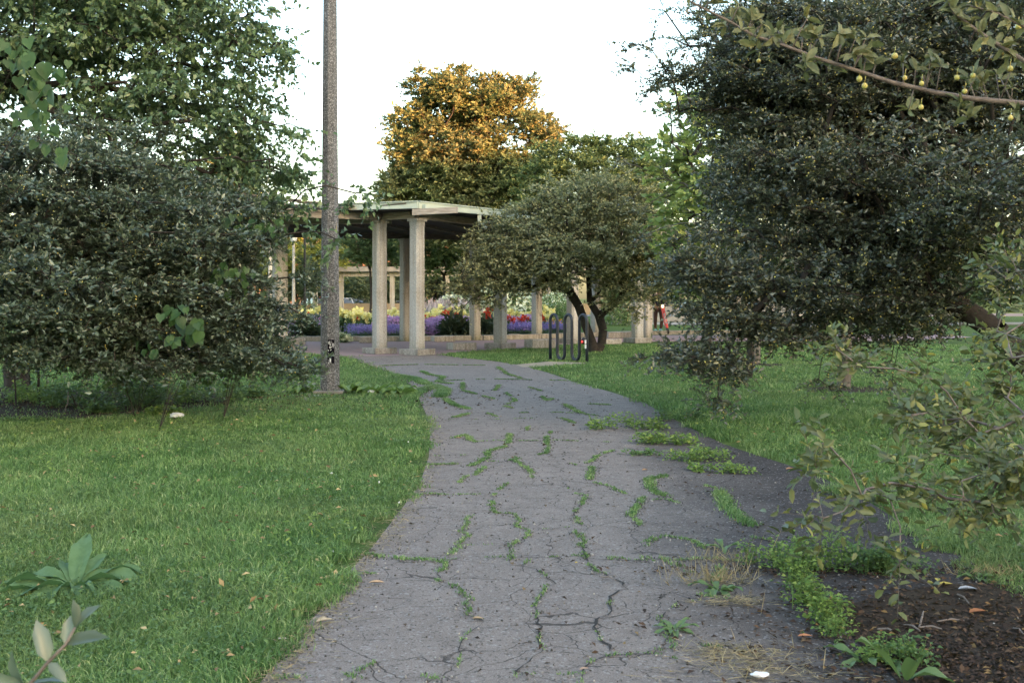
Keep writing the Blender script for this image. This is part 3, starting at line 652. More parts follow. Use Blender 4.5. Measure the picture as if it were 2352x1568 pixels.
# ================================================================ MIDDLE TREES
ct = G(1375, 808)
tree('crabapple_tree', 'round olive-green crabapple with a twin leaning trunk right behind the bike rack', 'tree',
     [[ct + [-.10, 0, -.05], ct + [-.20, 0, .35], ct + [-.36, 0, .75], ct + [-.50, 0, 1.15], ct + [-.9, 0, 1.8]], [ct + [-.10, 0, -.05], ct + [.08, .05, .2], ct + [.12, .05, .55], ct + [.02, .05, .9], ct + [-.22, .05, 1.25], ct + [-.25, .1, 1.9]], [ct + [-.22, .05, 1.25], ct + [.30, .1, 1.75]]],
     [(1340, 470, 28.4, 130, 60, 1.6), (1200, 540, 28.2, 120, 60, 1.5), (1430, 540, 28.2, 110, 80, 1.5), (1320, 580, 27.8, 180, 55, 1.7), (1130, 620, 28, 70, 45, 1), (1230, 640, 27.8, 120, 25, 1.1), (1110, 680, 27.8, 45, 18, .5, 2), (1070, 655, 27.8, 32, 32, .5, 2), (1170, 610, 27.8, 90, 55, 1.1, 1.2), (1100, 600, 27.6, 50, 30, .7, 1.4), (1060, 690, 27.6, 18, 12, .3, 3), (1500, 560, 28, 40, 60, .8), (1520, 660, 28, 30, 40, .5), (1440, 450, 28.6, 70, 40, .9),
      (1440, 640, 28, 100, 50, 1.2), (1380, 425, 28.5, 90, 26, .9), (1480, 600, 28, 60, 60, .9), (1095, 560, 28, 30, 30, .6), (1370, 695, 27.9, 55, 22, .4, .7), (1460, 700, 28, 35, 30, .5, .6), (1260, 500, 28.4, 80, 45, 1.1), (1500, 480, 28.6, 45, 50, .8)],
     .33, 'leaf_center', .085, seed=51, layer=.5, k=6, m=10, tl=.33, aspect=.55, expo=.46, tip=.0058, twr=.003, step=.22)
# two small trees on the right lawn
def lawn_tree(px, py, label, seed, r, top):
    b = G(px, py); Y = b[1]; rng = np.random.default_rng(seed)
    C = np.array([b + [rng.normal() * 1.0, rng.normal() * .9 + .3, rng.uniform(2.3, 4.3)] for _ in range(150)])
    return tree('lawn_tree', label, 'tree', [[b, b + [.03, 0, .9], b + [-.05, .05, top]], [b + [.03, 0, .9], b + [-.45, .1, 1.8]], [b + [.03, 0, .9], b + [.4, .1, 1.9]]], None, .4, 'leaf_crab_r', .07, seed, k=5, m=9, tl=.35,
                bark='bark_pale', pts=C, tip=r, expo=.50)
lawn_tree(1735, 836, 'small thin-trunked tree in a soil ring, farther of two on the right lawn', 61, .0085, 2.1)
lawn_tree(1938, 890, 'small forked pale tree in a soil ring, nearer of two on the right lawn', 62, .0085, 1.9)
b = G(2205, 775); tree('lawn_tree', 'thin dark trunk far back on the lawn at the right edge of the picture', 'tree', [[b, b + [0, 0, 1.5], b + [.1, 0, 3]]], [(2205, 520, b[1], 110, 90, 1.5)], .7, 'leaf_far_b', .13, 63, k=4, m=8, tl=.5, bark='bark')
# bare suckers under the left tree
rs = random.Random(4)
for i, (px, y0, py, lean, r) in enumerate([(38, 828, 935, -.05, .012), (60, 825, 915, .05, .012), (88, 828, 925, .0, .02), (215, 860, 930, .12, .010), (238, 855, 930, .10, .010), (155, 900, 945, 0, .007), (310, 890, 960, -.1, .008), (352, 895, 930, .02, .007), (175, 905, 940, -.06, .009), (122, 905, 925, .03, .006)]):
    g = G(px, py); top = W(px, y0, g[1]); mb = MB(); p = []
    for k in range(6):
        t = k / 5; p.append((g[0] + lean * t * (1 + .3 * math.sin(3 * t + i)) + rs.uniform(-.01, .01), g[1] + .05 * math.sin(2 * t + i), top[2] * t))
    mb.tube(p, [r * (1 - .35 * k / 5) for k in range(6)], 6)
    lab = ['slender brown sucker, leftmost under the left crabapple', 'slender brown sucker standing second from the left under the left crabapple', 'thickest dark brown stem under the left end of the crabapple', 'reddish stem leaning right, left one of the close pair under the crabapple',
           'reddish stem leaning right, right one of the close pair under the crabapple', 'cut pale stub in the brown litter under the crabapple', 'thin grey stem leaning left at the right end of the brown litter', 'thin short stem standing right of the leaning grey one', 'short green-tipped stub beside the cut pale stub', 'thin stub between the dark stem and the cut pale stub'][i]
    tag(mb.build('tree_sucker', MAT['bark'] if i in (0, 1, 2, 6, 8, 9) else MAT['twig'], None, loc=tuple(g), off=tuple(g)), lab, 'stem', 'bare stems under the left crabapple')

# ================================================================ BACKGROUND TREES
def bgtree(name, label, px, Y, blobs, mat, spacing, size, seed, k=4, m=8, tl=.7, bark='bark', zr=0, **kw):
    b = W(px, HOR, Y); b[2] = zr
    top = W(px, blobs[0][1], Y)
    return tree(name, label, 'tree', [[b, b * .7 + top * .3 + [.1, 0, 0], b * .35 + top * .65]], blobs, spacing, mat, size, seed, k=k, m=m, tl=tl, bark=bark, step=1.2, tip=.012, expo=.46, twr=.006, minr=.0, **kw)
bgtree('maple_tree', 'tallest tree in the middle distance, its round crown lit orange by the low sun', 1065, 75,
       [(1075, 245, 75, 115, 75, 3, .6), (1040, 235, 75, 95, 65, 3, .5), (960, 285, 75, 55, 50, 3, .7), (1170, 245, 75, 60, 50, 3, .7), (1215, 290, 75, 50, 35, 3, .7), (935, 350, 75, 50, 45, 3, .6), (1060, 340, 75, 120, 55, 4, .9), (1090, 400, 75, 150, 50, 4, .9), (1200, 390, 75, 70, 50, 3, .9), (960, 390, 75, 70, 50, 3, .9), (1240, 345, 75, 45, 35, 3, .6), (1000, 195, 75, 60, 26, 3), (1130, 225, 75, 70, 50, 3, .8), (1235, 310, 75, 50, 40, 3, .8), (950, 320, 75, 60, 50, 3, .8), (905, 440, 75, 30, 50, 2), (1120, 300, 75, 50, 50, 3, .6),
        (930, 440, 75, 55, 50, 3), (1050, 450, 75, 130, 50, 4), (1180, 420, 75, 90, 60, 4), (1265, 300, 75, 25, 18, 1.5), (1190, 200, 75, 40, 22, 2), (1060, 165, 75, 40, 16, 1.5), (905, 400, 75, 25, 40, 2), (920, 500, 75, 40, 40, 2), (1060, 530, 74, 150, 40, 3)],
       'leaf_big', 1.0, .31, 71, k=9, m=12, tl=.95)
bgtree('ash_tree', 'yellow-green round tree to the right of the orange-lit tree', 1300, 62, [(1290, 390, 62, 80, 60, 3), (1250, 430, 62, 60, 50, 2.5), (1370, 370, 62, 80, 55, 3), (1420, 440, 62, 80, 60, 3), (1310, 490, 61, 120, 50, 3), (1330, 330, 62, 50, 22, 1.5), (1410, 345, 62, 60, 28, 2), (1480, 400, 62, 50, 45, 2), (1250, 360, 62, 30, 25, 1.5)], 'leaf_far_a', .95, .25, 72, k=8, m=12, tl=.8)
bgtree('dark_tree', 'dark blue-green tree showing behind the yellow-green tree, left of the big right crabapple', 1470, 70, [(1460, 360, 70, 50, 45, 2.5), (1490, 420, 70, 60, 60, 3), (1440, 330, 70, 22, 22, 1.2), (1490, 330, 70, 20, 25, 1.2), (1500, 520, 68, 70, 60, 3)], 'leaf_far_b', 1.0, .25, 73, k=7, m=11, tl=.8)
bgtree('maple_tree', 'bright lime-green maple glowing behind the left side of the big right crabapple', 1620, 24, [(1590, 290, 24, 75, 55, 1.6), (1560, 420, 24, 45, 120, 1.3), (1620, 480, 24, 90, 110, 1.8), (1640, 250, 24, 90, 60, 1.6), (1720, 60, 24, 70, 70, 1.5), (1750, 180, 24, 90, 70, 1.6), (1640, 380, 24, 90, 90, 1.6), (1580, 560, 24, 60, 50, 1.2), (1650, 620, 24, 80, 50, 1.3)],
       'leaf_bright', .6, .15, 74, k=6, m=10, tl=.5, kind='tri', aspect=.9)
bgtree('locust_tree', 'feathery teal-green tree at the top, above the left shoulder of the right crabapple', 1720, 19, [(1600, 30, 19, 75, 45, 1.0), (1560, 110, 19, 35, 22, .5), (1640, 90, 19, 70, 45, 1.0), (1700, 10, 19, 90, 70, 1.3), (1800, 60, 19, 90, 60, 1.2)], 'leaf_locust', .5, .055, 75, k=7, m=16, tl=.4, kind='fold', aspect=.4, droop=.5)
for i, (px, py, Y, rx, ry, mat, lab) in enumerate([
    (850, 560, 80, 75, 45, 'leaf_far_b', 'green tree seen under the flat roof, left of the front column pair'), (740, 590, 95, 60, 60, 'leaf_yellowgreen', 'bright yellow-green sunlit tree seen between the lamp posts under the roof'),
    (1020, 580, 78, 80, 50, 'leaf_far_b', 'dark green tree seen under the roof right of the front columns'), (1000, 640, 120, 160, 40, 'leaf_darkrow', 'dark mass of a tree seen under the far pergola beam'),
    (600, 590, 85, 70, 60, 'leaf_yellowgreen', 'yellow-green tree seen between the left columns'), (680, 640, 88, 45, 50, 'leaf_darkrow', 'dull grey-green round tree behind the thin globe lamp post'),
    (1200, 620, 100, 110, 70, 'leaf_darkrow', 'dark tree hidden behind the round crabapple'), (860, 655, 104, 62, 32, 'leaf_darkrow', 'small dark tree with a low forked trunk in front of the parked cars'), (450, 560, 90, 120, 110, 'leaf_far_b', 'green tree far behind the left crabapple'),
    (1500, 630, 80, 120, 60, 'leaf_far_b', 'dark green tree behind the person on the scooter'), (1760, 610, 75, 160, 80, 'leaf_far_b', 'dark green tree behind the right pergola end'), (2100, 590, 70, 200, 110, 'leaf_far_a', 'green tree at the back of the right lawn'), (250, 590, 80, 150, 120, 'leaf_far_b', 'green tree far behind the left edge bushes'), (540, 400, 90, 60, 90, 'leaf_big', 'orange-lit tree glimpsed through the leaves left of the lamp pole'), (980, 668, 128, 140, 26, 'leaf_darkrow', 'low dark hedge-like tree behind the parked cars'), (2290, 640, 60, 120, 60, 'leaf_far_b', 'dark tree low at the right edge of the picture'), (820, 655, 132, 90, 30, 'leaf_darkrow', 'low dark tree behind the cars, between the lamp pole and front columns'), (690, 650, 136, 90, 34, 'leaf_far_b', 'low green tree behind the navy car'), (1150, 650, 130, 90, 34, 'leaf_darkrow', 'low dark tree behind the right end of the far pergola'), (900, 580, 110, 70, 40, 'leaf_far_b', 'green tree top seen over the far pergola beam, between the front columns'), (660, 560, 105, 40, 40, 'leaf_yellowgreen', 'yellow-green crown right of the cream column')]):
    s = Y / 80
    bgtree('background_tree', lab, px, Y, [(px, py, Y, rx, ry, 3 * s), (px - rx * .4, py + ry * .3, Y, rx * .6, ry * .6, 2.2 * s), (px + rx * .45, py + ry * .35, Y, rx * .6, ry * .55, 2.2 * s)], mat, .95 * s, .30 * s, 80 + i, k=7, m=12, tl=.85 * s, zr=-.35 if Y > 104 else 0)

# ================================================================ LAMP POLE
pb = G(758, 903)
def octa(r, z, rot=.2): return [(r * math.cos(rot + k * math.pi / 4), r * math.sin(rot + k * math.pi / 4), z) for k in range(8)]
e = empty('lamp_post', tuple(pb), 'tall tapering octagonal exposed-aggregate concrete lamp pole with a black notice, standing in the left lawn', 'lamp post')
mb = MB(); rot0 = R(22.5) + .26
mb.loft([octa(.143 - .0078 * z, z, rot0) for z in (0, .6, 1.6, 3.2, 4.8, 6.4, 8.0)]); mb.build('pole', MAT['aggregate'], e)
mb = MB(); mb.box((0, 0, .02), (.42, .42, .05)); mb.build('base_slab', MAT['concrete'], e, bevel=.006)
mb = MB(); mb.tube([(0, 0, 8.0), (.1, -.1, 8.35), (.5, -.5, 8.6), (.9, -.9, 8.65)], [.05, .045, .04, .035], 8); mb.build('lamp_arm', MAT['rack'], e)
mb = MB(); mb.box((1.05, -1.05, 8.62), (.6, .25, .12), rz=R(-45), taper=.8); mb.build('lamp_head', MAT['rack'], e, bevel=.02)
# notice: faces the path, on the facet whose normal points toward the viewer's right
zc = EYE - (806 - HOR) / F * pb[1]; fa = min([rot0 + R(22.5) + k * R(45) for k in range(8)], key=lambda a: abs(((a - R(-93)) + math.pi) % (2 * math.pi) - math.pi))
rr = (.143 - .0078 * zc) * math.cos(R(22.5)) + .008; hw = .046; hh = .168
mb = MB(); mb.box((0, 0, 0), (hw * 2, .006, hh * 2)); nm = plain('notice_black', (.006, .005, .009), .8, spec=.05, var=(.014, .012, .018), vs=40)
ob = mb.build('notice', nm, e); ob.location = (rr * math.cos(fa), rr * math.sin(fa), zc); ob.rotation_euler = (R(.45), 0, fa + math.pi / 2); ob['label'] = 'black weathered notice with illegible white scrawl and scraped edges'
# white scrawl strokes (illegible worn lettering)
mb = MB()
def sc(pts, r=.0030): mb.tube([((x - 418) / 170 * hw, -.0045, (765 - y) / 520 * hh) for x, y in pts], r, 4)
sc([(300, 340), (350, 330), (370, 380), (330, 420), (295, 400), (300, 345)], .005); sc([(290, 430), (350, 415)], .005); sc([(345, 460), (400, 440), (410, 480), (360, 490)], .005)
sc([(470, 480), (520, 410), (560, 440), (570, 500), (520, 530), (480, 500)], .005); sc([(340, 600), (350, 550), (400, 545), (430, 570), (390, 610), (345, 615)], .005); sc([(440, 560), (480, 575)], .004)
sc([(430, 375), (475, 370)], .004); sc([(510, 590), (565, 585)], .004); sc([(375, 720), (400, 690), (445, 685)], .005); sc([(375, 720), (400, 710)], .005); sc([(425, 300), (432, 298)], .007); sc([(270, 690), (285, 750)], .005)
sc([(275, 845), (290, 848)], .007); sc([(350, 910), (345, 940)], .003); sc([(270, 1150), (290, 1160)], .006); sc([(265, 1245), (330, 1255)], .007); sc([(360, 1250), (440, 1258)], .003); sc([(530, 895), (560, 890)], .003); sc([(420, 990), (440, 980)], .003)
mb.box(((380 - 418) / 170 * hw, -.0040, (765 - 1150) / 520 * hh), (.022, .003, .048))
mb.build('scrawl', MAT['white'], ob)
# small sticker traces higher up
mb = MB(); mb.box((0, 0, 0), (.02, .004, .10)); zz = EYE - (520 - HOR) / F * pb[1]
fa2 = fa + R(45); r2 = (.143 - .0078 * zz) * math.cos(R(22.5)) + .003
ob = mb.build('sticker', plain('sticker', (.35, .27, .08), .6, var=(.10, .14, .25), vs=9), e); ob.location = (r2 * math.cos(fa2), r2 * math.sin(fa2), zz); ob.rotation_euler = (0, 0, fa2 + math.pi / 2)

# ================================================================ BIKE RACK
a = np.array(G(1264, 827)); c = np.array(G(1348, 831.5)); d = (c - a) / 5; zt = 1.0; rb = np.linalg.norm(d[:2]) / 2
mid = (a + c) / 2; mid[2] = 0
e = empty('bike_rack', tuple(mid), 'dark blue-grey wavy tube bike rack with three humps on the lawn edge', 'bike rack')
pts = [a + [0, 0, -.05]]
for i in range(5):
    p = a + d * i; q = a + d * (i + 1); up = (i % 2 == 0)
    zc_ = (zt - rb * 1.25) if up else (rb * 1.25 + .03)
    if i == 0: pts.append(p + [0, 0, .4])
    for k in range(9):
        t = math.pi * k / 8; pts.append((p + q) / 2 + (p - q) / 2 * math.cos(t) * 1 + np.array([0, 0, zc_ + (1 if up else -1) * math.sin(t) * rb * 1.25]))
pts += [c + [0, 0, .35], c + [0, 0, -.05]]
mb = MB(); mb.tube(pts, .034, 14); mb.build('tube', MAT['rack'], e, off=tuple(mid), smooth=True)
st = c - (c - a) / 5 * 0 ; mb = MB(); mb.box(st + [-.032, -.03, .43], (.035, .006, .085)); mb.box(st + [-.03, -.03, .33], (.035, .006, .08)); mb.build('sticker', MAT['white'], e, off=tuple(mid))
lp = a + d * 4 + [.09, -.03, .44]
e2 = empty('bike_light', tuple(lp), 'small black round bike light glowing red between the last two uprights of the rack', 'light')
mb = MB(); mb.ball((0, 0, 0), .06, 12, 8, (1, .6, 1.25)); mb.build('housing', MAT['black'], e2, smooth=True)
mb = MB(); mb.ball((-.035, -.035, -.01), .017, 8, 6); mb.build('lens', MAT['red_glow'], e2, smooth=True)

# ================================================================ PERGOLA
def column(px, py, label, rz, w=.30, top=None, group='concrete columns of the near pergola', plinth=True, Y=None, x=None, h=None):
    g = G(px, py) if Y is None else np.array([x, Y, 0]); top = top or 3.24
    e = empty('column', tuple(g), label, 'column', group)
    mb = MB(); ch = .045; z0 = .15 if plinth else 0
    def sec(hw_, z, c_):
        q = []
        for sx, sy in ((1, 1), (-1, 1), (-1, -1), (1, -1)):
            p1 = (sx * hw_, sy * (hw_ - c_)); p2 = (sx * (hw_ - c_), sy * hw_)
            q += [p1, p2] if sx * sy > 0 else [p2, p1]
        return [(x_, y_, z) for x_, y_ in q]
    H = w / 2
    mb.loft([sec(H, z0, ch), sec(H * .97, top - .16, ch)])
    mb.build('shaft', MAT['column'], e)
    mb = MB(); mb.loft([sec(H * .97 + .006, top - .16, ch), sec(H * .97 + .006, top - .065, ch), sec(H + .03, top - .06, ch * .6), sec(H + .03, top, ch * .6)]); mb.build('capital', MAT['column'], e)
    if plinth:
        mb = MB(); mb.box((0, 0, .075), (.62, .62, .15)); mb.build('plinth', MAT['plinth'], e, bevel=.012)
    e.rotation_euler = (0, 0, rz)
    return g
R_ = lambda q: R(q)
cA = column(872, 812, 'front left column of the close front pair, at the end of the weathered beam', R(38)); cB = column(958, 815, 'nearest column, right one of the front pair, under the corner of the green roof', R(52))
cC = column(1149, 800, 'column on a low plinth just right of the front pair, its top hidden by the round crabapple', R(50))
cE = column(1315, 788, 'grey column standing behind the wavy bike rack', R(45)); cF = column(1464, 787, 'column with a pale lit face left of the person with the scooter', R(30))
cL1 = column(643, 806, 'cream column just left of the tall lamp pole', R(30), w=.34); cL2 = column(565, 796, 'cream column half hidden by the crabapple, second left of the lamp pole', R(25), w=.34)
cI1 = column(931, 783, 'dark inner column showing between the front pair', R(40), plinth=False); cI2 = column(1091, 781, 'inner column standing at the curb before the purple flowers', R(50), plinth=False)
cI3 = column(1233, 776, 'inner column before the red and yellow flowers, left of the bike rack', R(48), plinth=False); cI4 = column(1368, 772, 'inner column mostly hidden behind the trunk of the round crabapple', R(45), plinth=False)
cI5 = column(1486, 778, 'tan column close behind the pale-faced one', R(35), plinth=False); column(1836, 772, 'pale column seen through the gap under the right crabapple', R(30)); column(1866, 768, 'pale column seen just right of the other one under the right crabapple', R(35), plinth=False); column(1690, 776, 'column behind the drooping boughs of the right crabapple', R(30)); 
column(500, 800, 'column hidden in the left crabapple', R(20), w=.34)
# roof slab
K = np.array([W(960, 474, 26.45)[0], 26.45]); zr0, zr1 = 3.40, 3.565
e = empty('pergola_roof', (K[0], K[1], 3.3), 'flat pavilion roof with pale green metal fascia resting on the near columns', 'roof')
O = (K[0], K[1], 3.3)
RP = [tuple(K), (.49, 30.2), (2.4, 34.0), (5.2, 35.2), (11, 35.2), (14, 38), (14, 41.5), (4.5, 41.5), (2.2, 39.8), (-.6, 37.4), (-3.5, 36.6), (-9.0, 36.2), (-9.5, 28.9)]
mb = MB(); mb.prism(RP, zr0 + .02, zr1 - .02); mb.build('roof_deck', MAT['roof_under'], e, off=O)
mb = MB(); n = len(RP)
for i in range(n):
    p, q = RP[i], RP[(i + 1) % n]; mb.beam((*p, zr1 - .05), (*q, zr1 - .05), .06, .15)
mb.build('fascia', MAT['fascia'], e, off=O)
mb = MB()
for i in range(n):
    p, q = RP[i], RP[(i + 1) % n]; mb.beam((*p, zr1 + .037), (*q, zr1 + .037), .14, .022)
mb.build('roof_edge', MAT['fascia'], e, off=O)
# gutter on the right-hand face and a short spout
di = Vector((.49 - K[0], 30.2 - K[1], 0)).normalized(); nn_ = Vector((di.y, -di.x, 0))
a_ = Vector((*K, zr0 + .08)) + nn_ * .09 + di * .1; b_ = a_ + di * 4.4
mb = MB(); mb.beam(a_, b_, .10, .10); mb.build('gutter', MAT['fascia'], e, off=O)
sp0 = a_ + di * 2.15; mb = MB(); mb.beam(sp0 + Vector((0, 0, -.03)), sp0 + Vector((0, 0, -.22)), .09, .09); mb.tube([sp0 + Vector((0, 0, -.2)), sp0 + Vector((.16, -.12, -.42))], .05, 4); mb.build('spout', MAT['fascia'], e, off=O)
# timber under the roof: perimeter beams and joists
mb = MB()
mb.beam((cB[0], cB[1], 3.33), (cC[0], cC[1], 3.33), .12, .17); mb.beam((cA[0] + .1, cA[1] - .1, 3.331), (cB[0] - .02, cB[1] - .05, 3.331), .11, .168); mb.beam((cC[0], cC[1], 3.33), (cE[0], cE[1], 3.33), .12, .17); mb.beam((cE[0], cE[1], 3.33), (cF[0], cF[1], 3.33), .12, .17); mb.beam((cF[0], cF[1], 3.33), (9.5, 36, 3.33), .12, .17)
mb.build('front_beam', MAT['wood'], e, off=O)
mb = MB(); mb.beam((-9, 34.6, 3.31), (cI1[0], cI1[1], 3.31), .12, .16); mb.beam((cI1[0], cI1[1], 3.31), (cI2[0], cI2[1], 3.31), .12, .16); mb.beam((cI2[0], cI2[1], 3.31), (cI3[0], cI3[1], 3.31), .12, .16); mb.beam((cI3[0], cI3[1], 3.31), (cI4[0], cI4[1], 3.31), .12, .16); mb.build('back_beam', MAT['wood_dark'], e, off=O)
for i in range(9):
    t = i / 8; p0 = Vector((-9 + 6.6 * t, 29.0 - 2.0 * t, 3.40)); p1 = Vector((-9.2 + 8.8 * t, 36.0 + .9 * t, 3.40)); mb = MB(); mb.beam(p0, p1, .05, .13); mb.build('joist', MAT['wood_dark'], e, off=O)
# weathered planks near the corner
pl = [((-3.6, 27.0, 3.52 - .02), (-2.25, 26.75, 3.50), .10, .14), ((-2.3, 26.3, 3.335), (-1.25, 26.25, 3.385), .12, .14)]
for a0, b0, w_, h_ in pl:
    mb = MB(); mb.beam(a0, b0, w_, h_); mb.build('plank', MAT['wood'], e, off=O)
# weathered trellis wing to the left: beam + slats
wb = [Vector((cA[0] + .10, cA[1] - .0, 3.345)), Vector((-5.15, 26.6, 3.345)), Vector((-6.1, 24.4, 3.345)), Vector((-6.6, 21.5, 3.345))]
e = empty('pergola_trellis', (cA[0], cA[1], 3.3), 'weathered timber pergola beam with overlapping rafter slats, running left from the front columns', 'pergola'); O2 = (cA[0], cA[1], 3.3)
for p, q in zip(wb[:-1], wb[1:]):
    mb = MB(); mb.beam(p, q, .12, .19); mb.build('beam', MAT['wood'], e, off=O2)
mb = MB(); mb.beam((cL1[0] + 2.9, cL1[1] - .4, 3.325), (cL1[0], cL1[1], 3.325), .12, .17); mb.beam((cL1[0], cL1[1], 3.325), (cL2[0], cL2[1] + .2, 3.325), .12, .17); mb.beam((cL2[0], cL2[1] + .2, 3.325), (-8.5, 29.5, 3.325), .12, .17); mb.build('inner_beam', MAT['wood'], e, off=O2)
tot = [(wb[0].lerp(wb[1], t)) for t in np.linspace(.05, 1, 13)] + [(wb[1].lerp(wb[2], t)) for t in np.linspace(.1, 1, 11)] + [(wb[2].lerp(wb[3], t)) for t in np.linspace(.1, 1, 9)]
cen = Vector((-9.5, 31, 0)); rr_ = random.Random(9)
for i, p in enumerate(tot):
    dv = Vector((cen.x - p.x, cen.y - p.y, 0)).normalized(); L = 2.4 + rr_.uniform(-.2, .2)
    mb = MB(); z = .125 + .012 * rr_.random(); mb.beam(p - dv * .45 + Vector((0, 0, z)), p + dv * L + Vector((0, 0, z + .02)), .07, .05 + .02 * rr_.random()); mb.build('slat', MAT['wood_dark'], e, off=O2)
for i in range(9):
    t = i / 8; q0 = Vector((-3.3 - .0 * i, 27.9, 3.53)).lerp(Vector((-6.0, 23.9, 3.53)), t) + Vector((.25, 0, .0 + .002 * (i % 3)))
    mb = MB(); mb.beam(q0, q0 + Vector((-.55, -.55, .03)) if i > 4 else q0 + Vector((-.9, -.12, .03)), .12, .03); mb.build('slat', MAT['wood_dark'], e, off=O2)
mb = MB(); mb.beam(Vector((-3.4, 26.9, 3.50)), Vector((-2.45, 26.55, 3.56)), .12, .03); mb.build('slat', MAT['wood_dark'], e, off=O2)
mb = MB(); mb.beam(Vector((-3.75, 27.0, 3.46)), Vector((-2.3, 26.6, 3.50)), .12, .03); mb.build('slat', MAT['wood'], e, off=O2)
# bench blocks
def bench(px, py, w_px, hpx, label, rz):
    g = G(px, py); h = M(hpx, g[1]); w_ = M(w_px, g[1]); mb = MB(); mb.box((0, 0, h / 2), (w_, w_ * .62, h)); o = mb.build('stone_bench', MAT['bench'], None, bevel=.015); o.location = tuple(g); o.rotation_euler = (0, 0, rz)
    tag(o, label, 'stone bench', 'stone seat blocks under the pergola')
for b_ in [(1060, 803, 60, 17, 'dark stone block right of the nearest column, the grass touching it', R(28)), (1240, 799, 62, 20, 'large pale stone block just left of the bike rack', R(30)), (1017, 784, 50, 12, 'low tan stone block in front of the lavender mums', R(20)), (842, 787, 34, 14, 'stone block between the lamp pole and the front column pair', R(5)),
           (681, 791, 40, 14, 'stone block between the cream column and the lamp pole', R(5)), (1182, 778, 26, 11, 'small tan block at the curb right of the plinth column', R(10)), (1421, 776, 54, 14, 'pale block beyond the round crabapple, left of the pale-faced column', R(5)), (1406, 790, 38, 12, 'whitish block just right of the round crabapple trunk', R(15))]: bench(*b_)

# ================================================================ FAR PERGOLA, WALLS, LAMPS
e = empty('far_pergola', (-9, 94, 0), 'distant cream pergola with a long beam on square columns beyond the flower bed', 'pergola')
mb = MB(); mb.box((-4 + 9, 94 - 94, 3.33), (26, .5, .36)); mb.build('beam', MAT['column'], e)
mb = MB(); mb.box((5, 0, 3.74), (27, 1.6, .40)); mb.build('slats', MAT['wood'], e)
for px in (724, 784, 901, 1027, 1140, 1260, 1370, 1480):
    x = (px - CX) / F * 94; mb = MB(); mb.box((x + 9, 0, 1.55), (.36, .36, 3.2)); mb.build('column', MAT['column'], e)
o = None
mb = MB(); mb.box((-2, 96, .45), (34, .4, .95)); tag(mb.build('low_wall', MAT['tanwall']), 'low tan wall in front of the parked cars', 'wall')
mb = MB(); mb.box((14.2, 65.2, .48), (17, .4, .96)); mb.box((14.2, 65.2, .99), (17.1, .55, .07)); tag(mb.build('retaining_wall', MAT['greywall']), 'low grey wall across the lawn behind the person with the scooter', 'wall')
def lamp(px, Y, ztop, r, label):
    x = (px - CX) / F * Y; e = empty('lamp_post', (x, Y, 0), label, 'lamp post'); mb = MB()
    mb.loft([octa(r * 1.1, 0), octa(r * .75, ztop)]); mb.build('pole', MAT['column'], e)
    mb = MB(); mb.tube([(0, 0, ztop), (0, 0, ztop + .08), (0, 0, ztop + .55), (0, 0, ztop + .62)], [r * .8, r * 1.7, r * 2.6, r * .6], 8); mb.build('lantern', MAT['white'], e)
    return e
lamp(620.5, 68, 7.2, .13, 'thicker pale distant lamp post close to the left side of the cream column'); lamp(674.5, 80, 5.3, .12, 'slim distant lamp post with a pale lantern, between the cream column and the lamp pole')
x = (700 - CX) / F * 85; e = empty('traffic_pole', (x, 85, 0), 'thin dark metal pole left of the tall concrete lamp pole', 'pole'); mb = MB(); mb.tube([(0, 0, 0), (0, 0, 6.0)], .09, 8); mb.build('pole', MAT['black'], e); mb = MB(); mb.box((0, 0, 6.05), (.5, .25, .15)); mb.build('lamp_head', MAT['black'], e)

# buildings
def building(name, label, x0, x1, y, dep, h, z0, mat, rows, cols, wtop='concrete'):
    e = empty(name, ((x0 + x1) / 2, y, z0), label, 'building'); w_ = x1 - x0
    mb = MB(); mb.box((0, dep / 2, h / 2), (w_, dep, h)); mb.build('wall', MAT[mat], e)
    mb = MB(); mb.box((0, dep / 2, h + .25), (w_ + .5, dep + .5, .5)); mb.build('roof', MAT[wtop], e)
    dx = w_ / cols; dz = h / rows
    glass = MAT.setdefault('glass', plain('glass', (.05, .06, .07), .1, spec=.8))
    for i in range(rows):
        for j in range(cols):
            cx = -w_ / 2 + dx * (j + .5); cz = dz * (i + .5)
            mb = MB(); 
            for sx in (-1, 1): mb.box((cx + sx * dx * .24, -.04, cz), (.12, .14, dz * .56))
            mb.box((cx, -.06, cz - dz * .30), (dx * .56, .2, .14)); mb.box((cx, -.04, cz + dz * .28), (dx * .5, .12, .12)); f = mb.build('window', MAT['concrete'], e)
            mb = MB(); mb.box((cx, .0, cz), (dx * .46, .06, dz * .54)); mb.build('pane', glass, f)
    return e
building('brick_building', 'brick apartment building with pale window trim far behind the trees, left of the pergola', -62, -22, 165, 18, 11, -.35, 'brick', 3, 8)
building('brick_building', 'low brick building far behind the parked cars', -21, -5, 160, 14, 9.4, -.35, 'brick', 2, 5)
# unseen block added behind the photographer, sized so its shadow covers the park
building('unseen_shade_block', 'unseen brick block added behind the photographer to shade the park', -62, 62, 0, 16, 20.6, 0, 'brick', 4, 16)
bpy.data.objects['unseen_shade_block'].rotation_euler = (0, 0, R(225)); bpy.data.objects['unseen_shade_block'].location = (65, -20, 0)
